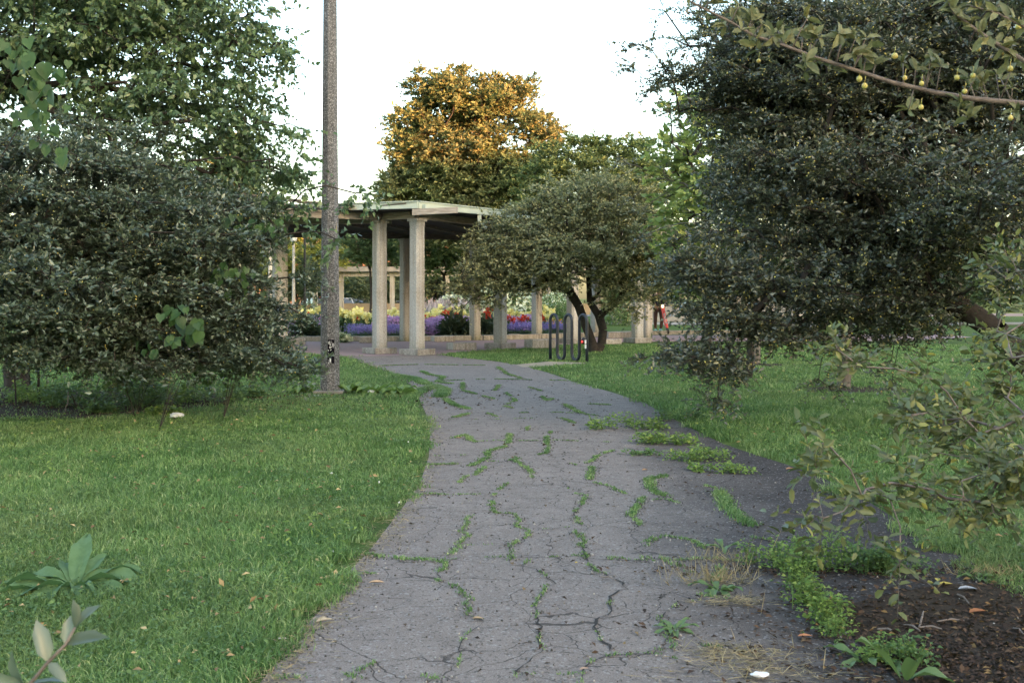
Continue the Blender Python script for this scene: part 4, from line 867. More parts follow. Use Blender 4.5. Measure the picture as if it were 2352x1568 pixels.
# ================================================================ FLOWER BED
def tuft(rng, n, r, h, lean=.3):
    P = np.stack([rng.normal(size=n) * r * .5, rng.normal(size=n) * r * .5, np.zeros(n)], 1); D = np.stack([rng.normal(size=n) * lean, rng.normal(size=n) * lean, np.ones(n)], 1)
    return P, D, h * rng.uniform(.6, 1.15, n)
def flower_mat(name, stops): return leaf_mat(name, stops, .6, .2, .3, back=0)
FM = {'yellow': flower_mat('petal_yellow', [(0, (.85, .72, .20)), (1, (.95, .88, .50))]), 'red': flower_mat('petal_red', [(0, (.55, .02, .015)), (1, (.85, .09, .05))]), 'lilac': flower_mat('petal_lilac', [(0, (.52, .26, .56)), (1, (.78, .52, .78))]),
      'violet': flower_mat('petal_violet', [(0, (.20, .14, .46)), (1, (.40, .31, .68))]), 'white': flower_mat('petal_white', [(0, (.50, .58, .36)), (1, (.80, .82, .66))]), 'orange': flower_mat('petal_orange', [(0, (.85, .32, .02)), (1, (.9, .5, .05))])}
MAT['flower_leaf'] = leaf_mat('flower_leaf', [(0, (.05, .11, .04)), (1, (.13, .22, .08))], .5, .35, .25)
MAT['silver_leaf'] = leaf_mat('silver_leaf', [(0, (.08, .15, .10)), (1, (.18, .27, .19))], .6, .3, .2)
MAT['dark_leaf'] = leaf_mat('dark_leaf', [(0, (.02, .035, .03)), (1, (.05, .08, .05))], .5, .4, .1)
def dome(rng, n, rx, ry, h, top=.0):
    q = rng.normal(size=(n, 3)); q = norm(q); q[:, 2] = np.abs(q[:, 2]); 
    if top: q = q[q[:, 2] > top]
    s = rng.uniform(.75, 1, (len(q), 1)) if not top else rng.uniform(.95, 1.08, (len(q), 1))
    return q * s * [rx, ry, h], q
def plant_proto(name, seed, leafm, nleaf, ll, lw, rx, ry, h, petal=None, npet=0, ps=.05, top=.35, style='dome'):
    rng = np.random.default_rng(seed); e = bpy.data.objects.new(name, None); COL.objects.link(e)
    if style == 'dome':
        P, q = dome(rng, nleaf, rx, ry, h); P = P * rng.uniform(.35, 1, (len(P), 1)); D = q + rng.normal(size=q.shape) * .5; N = norm(q + [0, -.3, .8])
        L = ll * rng.uniform(.6, 1.2, len(P)); Wd = L * lw
    else:
        P, D, L = tuft(rng, nleaf, rx, ll, .35); P[:, 2] = rng.uniform(0, h * .5, len(P)); N = norm(rng.normal(size=P.shape) * [1, 1, .2]); Wd = L * lw
    link('foliage', leaves_mesh('foliage', P, D, N, L, Wd, 'fold', .3), MAT[leafm], e)
    if petal:
        if style == 'dome': P, q = dome(rng, npet * 2, rx, ry, h, top); P = P[:npet]; q = q[:npet]
        else:
            ns = 5; base = np.stack([rng.normal(size=ns) * rx * .6, rng.normal(size=ns) * rx * .5, np.full(ns, h * .72) + rng.uniform(-.12, .12, ns)], 1)
            i = rng.integers(0, ns, npet); tt = rng.random(npet); P = base[i] + np.stack([rng.normal(size=npet) * .035, rng.normal(size=npet) * .035, tt * h * .33], 1); q = rng.normal(size=P.shape) + [0, -.3, .4]
        k = 3; P = np.repeat(P, k, 0); q = np.repeat(q, k, 0); D = q * .4 + rng.normal(size=P.shape) * [1, 1, .5]; L = ps * rng.uniform(.7, 1.3, len(P))
        link('blossom', leaves_mesh('blossom', P, D, q, L, L * .9, 'fold', .1), FM[petal], e)
    return e
def scatter(protos, spots, label, cat, group, rng):
    first = True
    used = set()
    for s in spots:
        i = int(rng.integers(0, len(protos))); p = protos[i]
        o = p if i not in used else copy_tree(p); used.add(i)
        o.location = s[:3] if len(s) > 2 else (s[0], s[1], 0); o.rotation_euler = (0, 0, rng.uniform(0, 6.28)); k = rng.uniform(.80, 1.18); o.scale = (k, k, k); tag(o, label, cat, group)
    for i, p in enumerate(protos):
        if i not in used:
            for ch in list(p.children): bpy.data.objects.remove(ch)
            bpy.data.objects.remove(p)
frng = np.random.default_rng(77)
def line_spots(px0, px1, Y0, Y1, n, rows=1, dY=.7, jit=.25):
    out = []
    for r in range(rows):
        for k in range(n):
            t = (k + .5 + frng.uniform(-.3, .3)) / n; Y = Y0 + (Y1 - Y0) * t + r * dY + frng.normal() * jit; px = px0 + (px1 - px0) * t; out.append(((px - CX) / F * Y, Y))
    return out
cy = [plant_proto('canna_plant', 100 + i, 'flower_leaf', 44, .36, .22, .16, .16, .78, 'yellow', 26, .13, style='tuft') for i in range(4)]
scatter(cy, line_spots(668, 1000, 42, 42.5, 15, 3, .8, .5) + line_spots(1000, 1090, 43, 43.5, 5, 2, .8, .5) + line_spots(1120, 1270, 44, 45.5, 7, 2, .8), 'tall canna with pale yellow blossoms in the flower bed', 'flower', 'yellow cannas in the flower bed', frng)
cr_ = [plant_proto('canna_plant', 110 + i, 'flower_leaf', 50, .34, .22, .16, .16, .72, 'red', 30, .11, style='tuft') for i in range(2)]
scatter(cr_, line_spots(668, 860, 41.8, 43.5, 6, 1, 0, .3) + line_spots(880, 1260, 41.6, 42.8, 10, 1, 0, .8) , 'tall canna with scarlet blossoms in the flower bed', 'flower', 'red cannas in the flower bed', frng)
mu = [plant_proto('aster_bush', 120 + i, 'flower_leaf', 420, .09, .5, .55, .5, .62, 'lilac', 420, .05, .1) for i in range(3)]
scatter(mu, line_spots(668, 730, 39.8, 40, 3) + line_spots(878, 1080, 39.2, 40.2, 11, 2, .6) + line_spots(1160, 1215, 42.5, 43, 4), 'round bush covered in lilac-pink blossoms in the flower bed', 'flower bush', 'lilac bushes in the flower bed', frng)
sv = [plant_proto('salvia_plant', 130 + i, 'silver_leaf', 300, .10, .4, .38, .36, .28, None) for i in range(2)]
def spikes(e, seed, mat, n=46, h=.24, z=.20):
    rng = np.random.default_rng(seed); P = []; 
    for k in range(n):
        x, y = rng.normal() * .20, rng.normal() * .18
        for q in range(7): P.append((x + rng.normal() * .008, y + rng.normal() * .008, z + q * h / 7 * rng.uniform(.9, 1.1)))
    P = np.array(P); D = rng.normal(size=P.shape) + [0, 0, .3]; link('blossom', leaves_mesh('blossom', P, D, rng.normal(size=P.shape), np.full(len(P), .04), np.full(len(P), .034), 'fold', .1), FM[mat], e)
for i, q in enumerate(sv): spikes(q, 140 + i, 'violet')
scatter(sv, line_spots(815, 925, 38.0, 38.2, 8, 2, .45, .12) + line_spots(1160, 1240, 41.0, 41.6, 7, 2, .5, .12) + line_spots(1245, 1300, 43, 43.5, 5, 1) , 'silver-leaved salvia with violet spikes at the front of the flower bed', 'flower', 'violet salvias in the flower bed', frng)
og = [plant_proto('marigold_plant', 150, 'flower_leaf', 160, .10, .4, .3, .3, .45, 'orange', 40, .06, .3)]
scatter(og, line_spots(1262, 1296, 44.6, 45, 4), 'orange flowering plant glimpsed through the bike rack', 'flower', 'orange flowers behind the bike rack', frng)
dk = [plant_proto('dark_foliage_plant', 160, 'dark_leaf', 240, .30, .45, .42, .4, .7, None)]
scatter(dk, line_spots(690, 722, 39, 39, 2) + line_spots(1030, 1075, 39, 39.4, 2) + line_spots(1108, 1140, 40, 40.6, 2), 'low plant with large dark bronze leaves at the front of the flower bed', 'plant', 'dark-leaved plants in the flower bed', frng)
hy = [plant_proto('hydrangea_bush', 170 + i, 'weed_dark', 900, .14, .6, 1.1, .9, 1.55, 'white', 260, .12, .1) for i in range(2)]
scatter(hy, line_spots(1020, 1300, 49, 50.5, 9, 1), 'large bush with greenish-white flower heads behind the cannas', 'bush', 'white flowering bushes behind the cannas', frng)
gb = [plant_proto('green_bush', 175, 'weed_dark', 1100, .12, .5, 1.2, .9, 1.5, None)]
scatter(gb, line_spots(1240, 1310, 47.5, 48, 3) + line_spots(1395, 1440, 56, 57, 2) + line_spots(720, 700, 52, 52, 1), 'rounded plain green bush at the back of the flower bed', 'bush', 'plain green bushes behind the flower bed', frng)
rng = np.random.default_rng(180); P, D, L = tuft(rng, 1500, 1.5, .95, .25); e = empty('ornamental_grass', (-2.9, 47.5, 0), 'clump of fine ornamental grass with pale pink plumes behind the flower bed', 'grass clump')
link('blade', leaves_mesh('blade', P, D, norm(rng.normal(size=P.shape) * [1, 1, .1]), L, L * .025, 'fold', 0), MAT['weed'], e)
P2 = P[:220] + norm(D[:220]) * L[:220, None]; link('plume', leaves_mesh('plume', P2, D[:220] + rng.normal(size=(220, 3)) * .2, rng.normal(size=(220, 3)), np.full(220, .42), np.full(220, .07), 'fold', .4), leaf_mat('plume', [(0, (.40, .32, .33)), (1, (.62, .52, .52))], back=0), e)
P, D, L = tuft(rng, 60, .1, .12); 
hd = [plant_proto('white_flower_plant', 190, 'flower_leaf', 140, .08, .5, .26, .24, .26, 'white', 60, .07, .2)]
scatter(hd, [tuple(G(784, 787)[:2]), tuple(G(794, 786)[:2]), tuple(G(776, 786)[:2])], 'low plant with white blooms at the curb just right of the lamp pole', 'flower', 'low white flowers by the curb', frng)

# ================================================================ CARS
def car(x, y, z, rz, paint, label, suv=False, brake=False):
    e = empty('parked_car', (x, y, z), label, 'car', 'cars parked beyond the low wall', rz); L = 4.7; w_ = .92; H = 1.72 if suv else 1.43; belt = 1.02 if suv else .90
    pm = MAT.setdefault('paint' + str(paint), plain('car_paint', paint, .25, .3, .6)); gl = MAT.setdefault('car_glass', plain('car_glass', (.03, .04, .05), .06, spec=.8)); tr = MAT['black']
    prof = [(-2.35, .35), (-2.33, .75), (-2.2, belt - .08), (-1.2, belt), (1.0 if not suv else 2.0, belt), (2.15, belt - .03), (2.33, .8), (2.35, .35)]
    mb = MB(); mb.loft([[(px_, s * (w_ - (.06 if pz < .5 or pz > belt - .1 else 0)), pz) for px_, pz in prof] for s in (-1, -.98, .98, 1)]); mb.build('body', pm, e, bevel=.05, smooth=False)
    r0, r1 = (-1.0, 2.1) if suv else (-1.05, 1.55); t0, t1 = (-.35, 1.75) if suv else (-.35, .85)
    def cab(ins, zt, zb): return [[(r0 + ins, s * (w_ - .08), zb), (r1 - ins, s * (w_ - .08), zb), (t1 - ins * .5, s * (w_ - .26), zt), (t0 + ins * .5, s * (w_ - .26), zt)] for s in (-1, 1)]
    mb = MB(); mb.loft(cab(0, H - .04, belt - .02)); mb.build('glasshouse', gl, e)
    mb = MB(); mb.box(((t0 + t1) / 2, 0, H - .02), (t1 - t0 + .1, 2 * (w_ - .24), .07)); mb.build('roof', pm, e, bevel=.02)
    for s in (-1, 1):
        for xa, xb in ((r0, t0), (r1, t1), ((r0 + r1) / 2, (t0 + t1) / 2 + .1)):
            mb = MB(); mb.beam((xa, s * (w_ - .07), belt), (xb, s * (w_ - .25), H - .05), .06, .09); mb.build('pillar', pm, e)
        for xw in (-1.45, 1.4):
            mb = MB(); mb.tube([(xw, s * (w_ - .2), .33), (xw, s * (w_ + .01), .33)], .33, 16); wh = mb.build('wheel', tr, e); mb = MB(); mb.tube([(xw, s * (w_ + .005), .33), (xw, s * (w_ + .03), .33)], .2, 10); mb.build('rim', plain('rim', (.4, .4, .42), .3, .8) if 'rim' not in MAT else MAT['rim'], wh)
        mb = MB(); mb.box((2.33, s * .72, belt - .15), (.08, .3, .26)); mb.build('tail_light', MAT['red_glow'] if brake else plain('red_lens', (.35, .01, .01), .2), e)
        mb = MB(); mb.box((-2.31, s * .66, .68), (.1, .36, .16)); mb.build('headlight', MAT['white'], e)
    return e
def cx(px, Y): return (px - CX) / F * Y
car(cx(722, 112), 112, -.35, R(-62), (.02, .022, .045), 'dark navy suv with a glowing tail light, nearest the lamp pole', True, True)
car(cx(826, 118), 118, -.35, R(185), (.7, .72, .74), 'white suv parked behind the small dark tree', True, True)
car(cx(842, 111), 111, -.35, R(178), (.30, .38, .50), 'silver-blue sedan in front of the white suv')
car(cx(930, 113), 113, -.35, R(176), (.40, .46, .50), 'pale grey sedan showing between the front column and the inner one')
car(cx(785, 121), 121, -.35, R(95), (.10, .11, .16), 'dark car behind the left end of the white suv', True)
car(cx(592, 112), 112, -.35, R(182), (.02, .10, .55), 'bright blue car glimpsed through the crabapple twigs')

# ================================================================ PERSON AND SCOOTER
px0, Y0 = 1510, 41.5
def P_(px, py, Y=Y0): return Vector(W(px, py, Y))
root = Vector(G(1512, 767)); Y0 = root.y
def skin_body(name, verts, edges, radii, mat, parent, off):
    me = bpy.data.meshes.new(name); me.from_pydata([tuple(Vector(v) - off) for v in verts], edges, []); o = link(name, me, mat, parent)
    md = o.modifiers.new('skin', 'SKIN'); md.use_smooth_shade = True
    for i, r in enumerate(radii): o.data.skin_vertices[0].data[i].radius = (r, r) if not isinstance(r, tuple) else r
    o.data.skin_vertices[0].data[0].use_root = True
    o.modifiers.new('sub', 'SUBSURF').levels = 2; o.modifiers['sub'].render_levels = 2
    dg = bpy.context.evaluated_depsgraph_get(); m2 = bpy.data.meshes.new_from_object(o.evaluated_get(dg)); o.modifiers.clear(); o.data = m2; m2.polygons.foreach_set('use_smooth', [True] * len(m2.polygons)); return o
skin = plain('skin', (.36, .17, .10), .55, var=(.30, .14, .085), vs=30)
e = empty('person', tuple(root), 'person in dark shirt and brown trousers with a white wristband, behind the red scooter', 'person')
x0, y0 = root.x, root.y
def V_(x, y, z): return Vector((x0 + x, y0 + y, z))
bv = [V_(0, 0, .98), V_(0, 0, 1.2), V_(0, .01, 1.42), V_(0, 0, 1.53), V_(0, -.01, 1.68), V_(-.10, 0, .93), V_(-.12, -.04, .52), V_(-.11, .03, .16), V_(-.12, -.07, .11), V_(.10, 0, .93), V_(.13, -.05, .53), V_(.10, .02, .16), V_(.11, -.08, .11),
      V_(-.20, .01, 1.44), V_(-.36, -.02, 1.22), V_(-.17, -.24, 1.02), V_(-.10, -.28, .99), V_(.20, .01, 1.44), V_(.28, -.05, 1.18), V_(.20, -.28, 1.05), V_(.15, -.34, 1.04)]
be = [(0, 1), (1, 2), (2, 3), (3, 4), (0, 5), (5, 6), (6, 7), (7, 8), (0, 9), (9, 10), (10, 11), (11, 12), (2, 13), (13, 14), (14, 15), (15, 16), (2, 17), (17, 18), (18, 19), (19, 20)]
br_ = [(.15, .11), (.14, .10), (.15, .11), .055, (.085, .10), .085, .055, .038, .035, .085, .055, .038, .035, .06, .042, .028, .032, .06, .042, .028, .032]
skin_body('body', bv, be, br_, skin, e, root)
def fingers(base, dirv, nm='hand'):
    mb = MB(); d = Vector(dirv).normalized(); s = d.cross(Vector((0, 0, 1))).normalized()
    for k, (l, o_) in enumerate([(.065, -.030), (.075, -.010), (.07, .010), (.055, .028)]):
        b_ = base + s * o_; mb.tube([b_, b_ + d * l * .5 + Vector((0, 0, -.008)), b_ + d * l * .7 + Vector((0, 0, -.04))], [.010, .009, .007], 6)
    mb.tube([base - d * .03 - s * .035, base + d * .01 - s * .055, base + d * .04 - s * .05 + Vector((0, 0, -.02))], [.011, .010, .008], 6); mb.build(nm, skin, e, off=tuple(root), smooth=True)
fingers(bv[16], (.6, -.6, -.1)); fingers(bv[20], (-.3, -.8, -.1))
tr = [V_(0, 0, 1.0), V_(-.10, 0, .93), V_(-.12, -.04, .52), V_(-.11, .03, .20), V_(.10, 0, .93), V_(.13, -.05, .53), V_(.10, .02, .20)]
skin_body('trousers', tr, [(0, 1), (1, 2), (2, 3), (0, 4), (4, 5), (5, 6)], [(.165, .12), .105, .075, .06, .105, .075, .06], plain('trousers', (.10, .048, .034), .85, var=(.07, .035, .026), vs=20), e, root)
ts = [V_(0, 0, 1.0), V_(0, 0, 1.22), V_(0, .01, 1.43), V_(-.20, .01, 1.44), V_(-.32, -.01, 1.28), V_(.20, .01, 1.44), V_(.26, -.03, 1.28)]
skin_body('shirt', ts, [(0, 1), (1, 2), (2, 3), (3, 4), (2, 5), (5, 6)], [(.17, .125), (.16, .115), (.165, .12), .075, .065, .075, .065], plain('shirt', (.022, .018, .035), .85), e, root)
mb = MB(); mb.ball(tuple(bv[4] + Vector((0, .02, .05))), .105, 12, 8, (1, 1, .85)); mb.build('hair', plain('hair', (.03, .02, .015), .8), e, off=tuple(root), smooth=True)
mb = MB(); hp = bv[4]
for s in (-1, 1): mb.ball((hp.x + s * .033, hp.y - .085, hp.z + .01), .011, 8, 5); 
mb.build('eyes', MAT['black'], e, off=tuple(root)); mb = MB(); mb.ball((hp.x, hp.y - .10, hp.z - .015), .016, 8, 5, (1, 1.2, 1.6)); mb.box((hp.x, hp.y - .088, hp.z - .055), (.045, .01, .010)); [mb.ball((hp.x + s * .088, hp.y, hp.z), .022, 8, 5, (.5, 1, 1.5)) for s in (-1, 1)]; mb.build('face', skin, e, off=tuple(root))
mb = MB(); mb.tube([bv[15] + (bv[14] - bv[15]) * .02, bv[15] + (bv[14] - bv[15]) * .16], .036, 10); mb.build('wristband', MAT['white'], e, off=tuple(root), smooth=True)
for i in (7, 11):
    mb = MB(); a_ = bv[i]; mb.box((a_.x, a_.y - .05, .125), (.10, .27, .07)); mb.box((a_.x, a_.y + .01, .17), (.09, .13, .07)); mb.build('shoe', plain('shoe', (.16, .42, .46), .6), e, off=tuple(root), bevel=.02)
# scooter
sx = x0 + .04; so_ = (x0 + .18, y0 - .1, 0); e = empty('electric_scooter', so_, 'red stand-up scooter with a lit headlight and white lettering on its steering column', 'scooter'); redp = plain('scooter_red', (.72, .05, .035), .4)
top = Vector((x0 + .10, y0 - .40, 1.06)); bot = Vector((x0 + .24, y0 - .62, .24)); mb = MB(); mb.beam(top, bot, .10, .10); stem = mb.build('steering_column', redp, e, off=so_, bevel=.01)
dd = bot - top; mb = MB()
for k in range(7):
    c_ = top + dd * (.36 + k * .07) + Vector((0, -.062, 0)); mb.box(c_, (.055, .006, .03)); mb.box(c_ + Vector((.018 * (-1) ** k, 0, .02)), (.018, .006, .035))
mb.build('lettering', MAT['white'], stem, off=so_)
mb = MB(); mb.tube([top + Vector((-.27, 0, .02)), top + Vector((0, 0, .0)), top + Vector((.27, 0, .02))], .018, 8); mb.build('handlebar', MAT['black'], e, off=so_)
mb = MB(); mb.ball(tuple(top + Vector((0, -.07, -.01))), .045, 12, 8); mb.build('headlight', MAT['lamp_glow'], e, off=so_, smooth=True)
mb = MB(); mb.beam((x0 + .22, y0 - .50, .085), (x0 - .02, y0 + .38, .085), .2, .05); mb.build('deck', MAT['black'], e, off=so_, bevel=.01)
for wx, wy in ((x0 + .255, y0 - .66), (x0 - .05, y0 + .48)):
    mb = MB(); mb.tube([(wx - .028, wy - .006, .12), (wx + .028, wy + .006, .12)], .12, 18); mb.build('wheel', MAT['black'], e, off=so_)
lp = Vector(W(1489, 781, 35.3)); e = empty('bike_light', tuple(lp * 1), 'small dark object with a red light low in front of the person with the scooter', 'light'); mb = MB(); mb.ball((0, 0, 0), .055, 10, 6, (1.2, .8, 1)); mb.beam((0, .05, -.02), (.12, .1, -lp.z + .02), .03, .03); mb.build('housing', MAT['black'], e); mb = MB(); mb.ball((.0, -.05, 0), .024, 8, 6); mb.build('lens', MAT['red_glow'], e)
# bags on the grass edge by the left column
for px, py, sx_, h, c_, lab in ((521, 801, .26, .30, (.50, .42, .30), 'beige cloth bag beside the blue one, glimpsed under the left crabapple'), (540, 802, .24, .22, (.06, .13, .34), 'blue cloth bag on the grass edge, glimpsed under the left crabapple'), (563, 800, .36, .18, (.03, .045, .11), 'dark blue cloth bag lying beside the brighter blue one')):
    g = G(px, py); mb = MB(); r_ = random.Random(px)
    rings = []
    for z, s_ in ((0, .8), (h * .25, 1), (h * .6, .92), (h * .85, .6), (h, .25)):
        rings.append([(sx_ * .55 * s_ * math.cos(a_) * (1 + r_.uniform(-.1, .1)), .14 * s_ * math.sin(a_) * (1 + r_.uniform(-.1, .1)), z) for a_ in [2 * math.pi * k / 12 for k in range(12)]])
    mb.loft(rings); mb.tube([(-.05, 0, h * .9), (-.03, 0, h + .07), (.04, 0, h + .07), (.06, 0, h * .9)], .008, 5); o = mb.build('cloth_bag', plain('cloth', c_, .85, var=tuple(q * .7 for q in c_), vs=12), None, smooth=True); o.location = tuple(g); tag(o, lab, 'bag')

# ================================================================ SMALL GROUND THINGS
def crumple(name, px, py, s, mat, label, cat, seed, flat=.5):
    g = G(px, py); r_ = random.Random(seed); bm = bmesh.new(); bmesh.ops.create_icosphere(bm, subdivisions=2, radius=s)
    for v in bm.verts:
        k = 1 + r_.uniform(-.3, .25); v.co *= k; v.co.z *= flat; v.co.x *= 1.5
    me = bpy.data.meshes.new(name); bm.to_mesh(me); bm.free(); o = link(name, me, mat); o.location = (g[0], g[1], s * flat + .02); return tag(o, label, cat)
crumple('crumpled_paper', 405, 963, .055, MAT['white'], 'crumpled white paper lying on the grass below the left crabapple', 'litter', 1)
crumple('crumpled_paper', 853, 908, .035, MAT['white'], 'white scrap of litter under the broad leaves right of the lamp pole', 'litter', 2, .8)
crumple('white_scrap', 1745, 1566, .02, MAT['white'], 'white scrap on the asphalt at the bottom edge of the picture', 'litter', 3, .4)

def fallen_leaf(px, py, s, col, rz, label):
    g = G(px, py, .012); n = 9; V = []; r_ = random.Random(int(px)); 
    pts = [(-.5, 0), (-.3, .18), (0, .24), (.3, .15), (.5, 0), (.3, -.14), (0, -.2), (-.3, -.17)]
    V = [(x * s, y * s, .004 + abs(y) * s * .6 + .1 * s * x * x) for x, y in pts] + [(0, 0, .006)]
    me = bpy.data.meshes.new('fallen_leaf'); me.from_pydata(V, [], [(k, (k + 1) % 8, 8) for k in range(8)]); o = link('fallen_leaf', me, plain('dry_leaf', col, .7, var=tuple(q * .6 for q in col), vs=40)); o.location = tuple(g); o.rotation_euler = (0, 0, rz); tag(o, label, 'fallen leaf')
for a_ in [(*Z5(745, 637), .075, (.55, .36, .20), .1, 'tan fallen leaf on the light asphalt near the left grass edge'), (*Z5(440, 862), .08, (.50, .40, .26), .5, 'long tan fallen leaf where grass meets asphalt, near the bottom left'), (*Z5(190, 970), .05, (.7, .62, .5), .3, 'pale curled leaf on the left grass edge near the bottom'),
           (*Z5(1340, 848), .05, (.5, .34, .18), .0, 'small tan leaf lying by the left-centre crack'), (*Z5(1922, 517), .03, (.75, .5, .05), 1, 'small yellow leaf on the path below the long cross joint'), (*Z5(1965, 1145), .04, (.5, .33, .22), .5, 'pinkish tan leaf in the crack near the bottom edge'),
           (1482, 1080, .06, (.6, .32, .12), .6, 'orange-tan leaf on the grass-filled crack right of centre'), (*Z6(1062, 955), .06, (.50, .22, .10), 0, 'reddish leaf at the foot of the leaning weed row'), (*Z6(1890, 650), .08, (.5, .42, .10), .2, 'large yellow leaf on the dark soil under the near crabapple'), (*Z6(1845, 622), .06, (.55, .45, .08), 1.2, 'yellow leaf on the soil edge beside a larger one'),
           (*Z6(2020, 677), .09, (.42, .46, .52), 0, 'pale blue-grey leaf on the dark soil at the right'), (*Z6(2080, 812), .09, (.35, .14, .05), .3, 'rusty brown leaf on the dark soil at the right'), (1815, 1078, .08, (.45, .24, .12), .4, 'brown leaf on the asphalt edge left of the lawn'), (*Z4(1228, 518), .06, (.55, .35, .16), .1, 'orange leaf by a grass tuft left of the path centre'), (*Z5(985, 12), .04, (.6, .35, .1), 0, 'tiny orange leaf on the left edge of the path')]:
    fallen_leaf(*a_)
# fallen sticks
for px, py, px2, py2, lab in ((*Z5(2065, 595), *Z5(2150, 615), 'short brown stick lying in the long centre crack'), (*Z6(1645, 880), *Z6(1740, 915), 'dark stick on the soil, left of the forked twig'), (*Z6(1735, 895), *Z6(1760, 800), 'thin forked twig standing up from the soil on the right'), (*Z6(1840, 862), *Z6(2000, 855), 'long straight twig on the soil at the right'), (*Z6(1740, 895), *Z6(1870, 905), 'twig pointing right from the forked twig'), (*Z6(1960, 700), *Z6(2030, 755), 'grey stick below the pale blue-grey leaf'), (*Z6(1490, 905), *Z6(1600, 925), 'pale thin twig on the dark asphalt near the soil'), (*Z6(2290, 900), *Z6(2350, 935), 'dark twig at the right edge of the picture')):
    a_, b_ = G(px, py, .015), G(px2, py2, .02); mb = MB(); m_ = (a_ + b_) / 2 + [.006, .01, .006]; mb.tube([a_, m_, b_], [.004, .0045, .003], 6); o = mb.build('fallen_stick', MAT['twig'], None, off=tuple(m_)); o.location = tuple(m_); tag(o, lab, 'stick')

# ================================================================ BROAD-LEAVED PLANTS
def big_leaf(base, azim, L, Wd, rise, droopv, rng, fold=.25, n=9, m=5):
    """a long wavy leaf as a grid strip; returns verts, faces"""
    d = np.array([math.cos(azim), math.sin(azim), 0]); s = np.array([-d[1], d[0], 0]); V = []; ph = rng.random() * 6
    for i in range(n):
        t = i / (n - 1); z = rise * L * t - droopv * L * t * t * 1.2; hd = L * (t - .15 * rise * t * t); wloc = Wd * (math.sin(math.pi * min(1, t * .93 + .07)) ** .75) * (1 - .25 * t)
        if t < .12: wloc = Wd * .14
        for j in range(m):
            u = (j / (m - 1) - .5) * 2; V.append(base + d * hd + s * u * wloc / 2 + np.array([0, 0, z + abs(u) * wloc * fold + .012 * L / .3 * math.sin(t * 11 + ph + u * 2) * abs(u)]))
    Fc = [(i * m + j, i * m + j + 1, (i + 1) * m + j + 1, (i + 1) * m + j) for i in range(n - 1) for j in range(m - 1)]
    return V, Fc
def rosette(name, px, py, specs, label, mat='dock', seed=1, cat='weed'):
    g = G(px, py); rng = np.random.default_rng(seed); e = empty(name, tuple(g), label, cat)
    for az, L, Wd, rise, dr in specs:
        V, Fc = big_leaf(np.array([math.cos(R(az)) * .015, math.sin(R(az)) * .015, .01]), R(az), L, Wd, rise, dr, rng)
        me = bpy.data.meshes.new('leaf'); me.from_pydata([tuple(v) for v in V], [], Fc); me.polygons.foreach_set('use_smooth', [True] * len(Fc)); link('leaf', me, MAT[mat], e)
rosette('burdock_plant', 170, 1352, [(az, L * (1.35 if az != 100 else 1.0), Wd * 1.3, ri * .72, dr) for az, L, Wd, ri, dr in [(100, .34, .085, 1.15, .25), (180, .36, .13, .55, .55), (165, .26, .08, .75, .5), (215, .34, .13, .40, .50), (200, .40, .10, .25, .35), (250, .26, .10, .55, .7), (285, .16, .09, .6, .6), (10, .34, .11, .65, .65), (35, .30, .07, .75, .5), (330, .34, .12, .38, .60), (305, .26, .08, .5, .6), (350, .36, .07, .35, .5), (70, .2, .08, 1.1, .4), (120, .22, .08, .9, .4)]], 'big dock-like weed with long blue-green leaves on the left lawn', seed=3)
for i, (px, py, s, lab) in enumerate([(700, 902, .8, 'broad-leaved weed against the left side of the lamp pole base'), (805, 903, .95, 'broad-leaved weed touching the right side of the lamp pole base'), (862, 906, 1.0, 'bright broad-leaved weed between the lamp pole and the path edge'), (912, 908, .9, 'broad-leaved weed overhanging the path edge, farthest right of the pole')]):
    rg = random.Random(i + 3); rosette('broadleaf_weed', px, py, [(rg.uniform(0, 360), .42 * s * rg.uniform(.7, 1), .13 * s, rg.uniform(.45, .95), rg.uniform(.4, .7)) for _ in range(14)], lab, 'weed', seed=20 + i)
for i, (px, py, n, s, lab) in enumerate([(Z6(550, 690)[0], Z6(550, 690)[1], 9, .13, 'flat bluish weed rosette at the foot of the dry grass clump'), (Z6(1400, 1110)[0], Z6(1400, 1110)[1], 5, .16, 'weed with pale leaves at the bottom left of the lower right tuft'), (Z6(1650, 1215)[0], Z6(1650, 1215)[1], 4, .24, 'weed with long arching leaves at the bottom right of the path'), (Z6(290, 925)[0], Z6(290, 925)[1], 9, .10, 'small flat rosette weed in a crack right of the path centre'), (Z6(580, 440)[0], Z6(580, 440)[1], 4, .14, 'low weed with two long leaves by the dark asphalt'), (Z6(2080, 620)[0], Z6(2080, 620)[1], 6, .11, 'round-leaved weed where the right lawn meets the soil')]):
    rg = random.Random(i + 30); rosette('rosette_weed', px, py, [(k * 360 / n + rg.uniform(-15, 15), s * rg.uniform(.7, 1.1), s * .30, rg.uniform(.15, .7 if i != 2 else 1.4), rg.uniform(.3, .6)) for k in range(n)], lab, 'weed_dark', seed=30 + i)
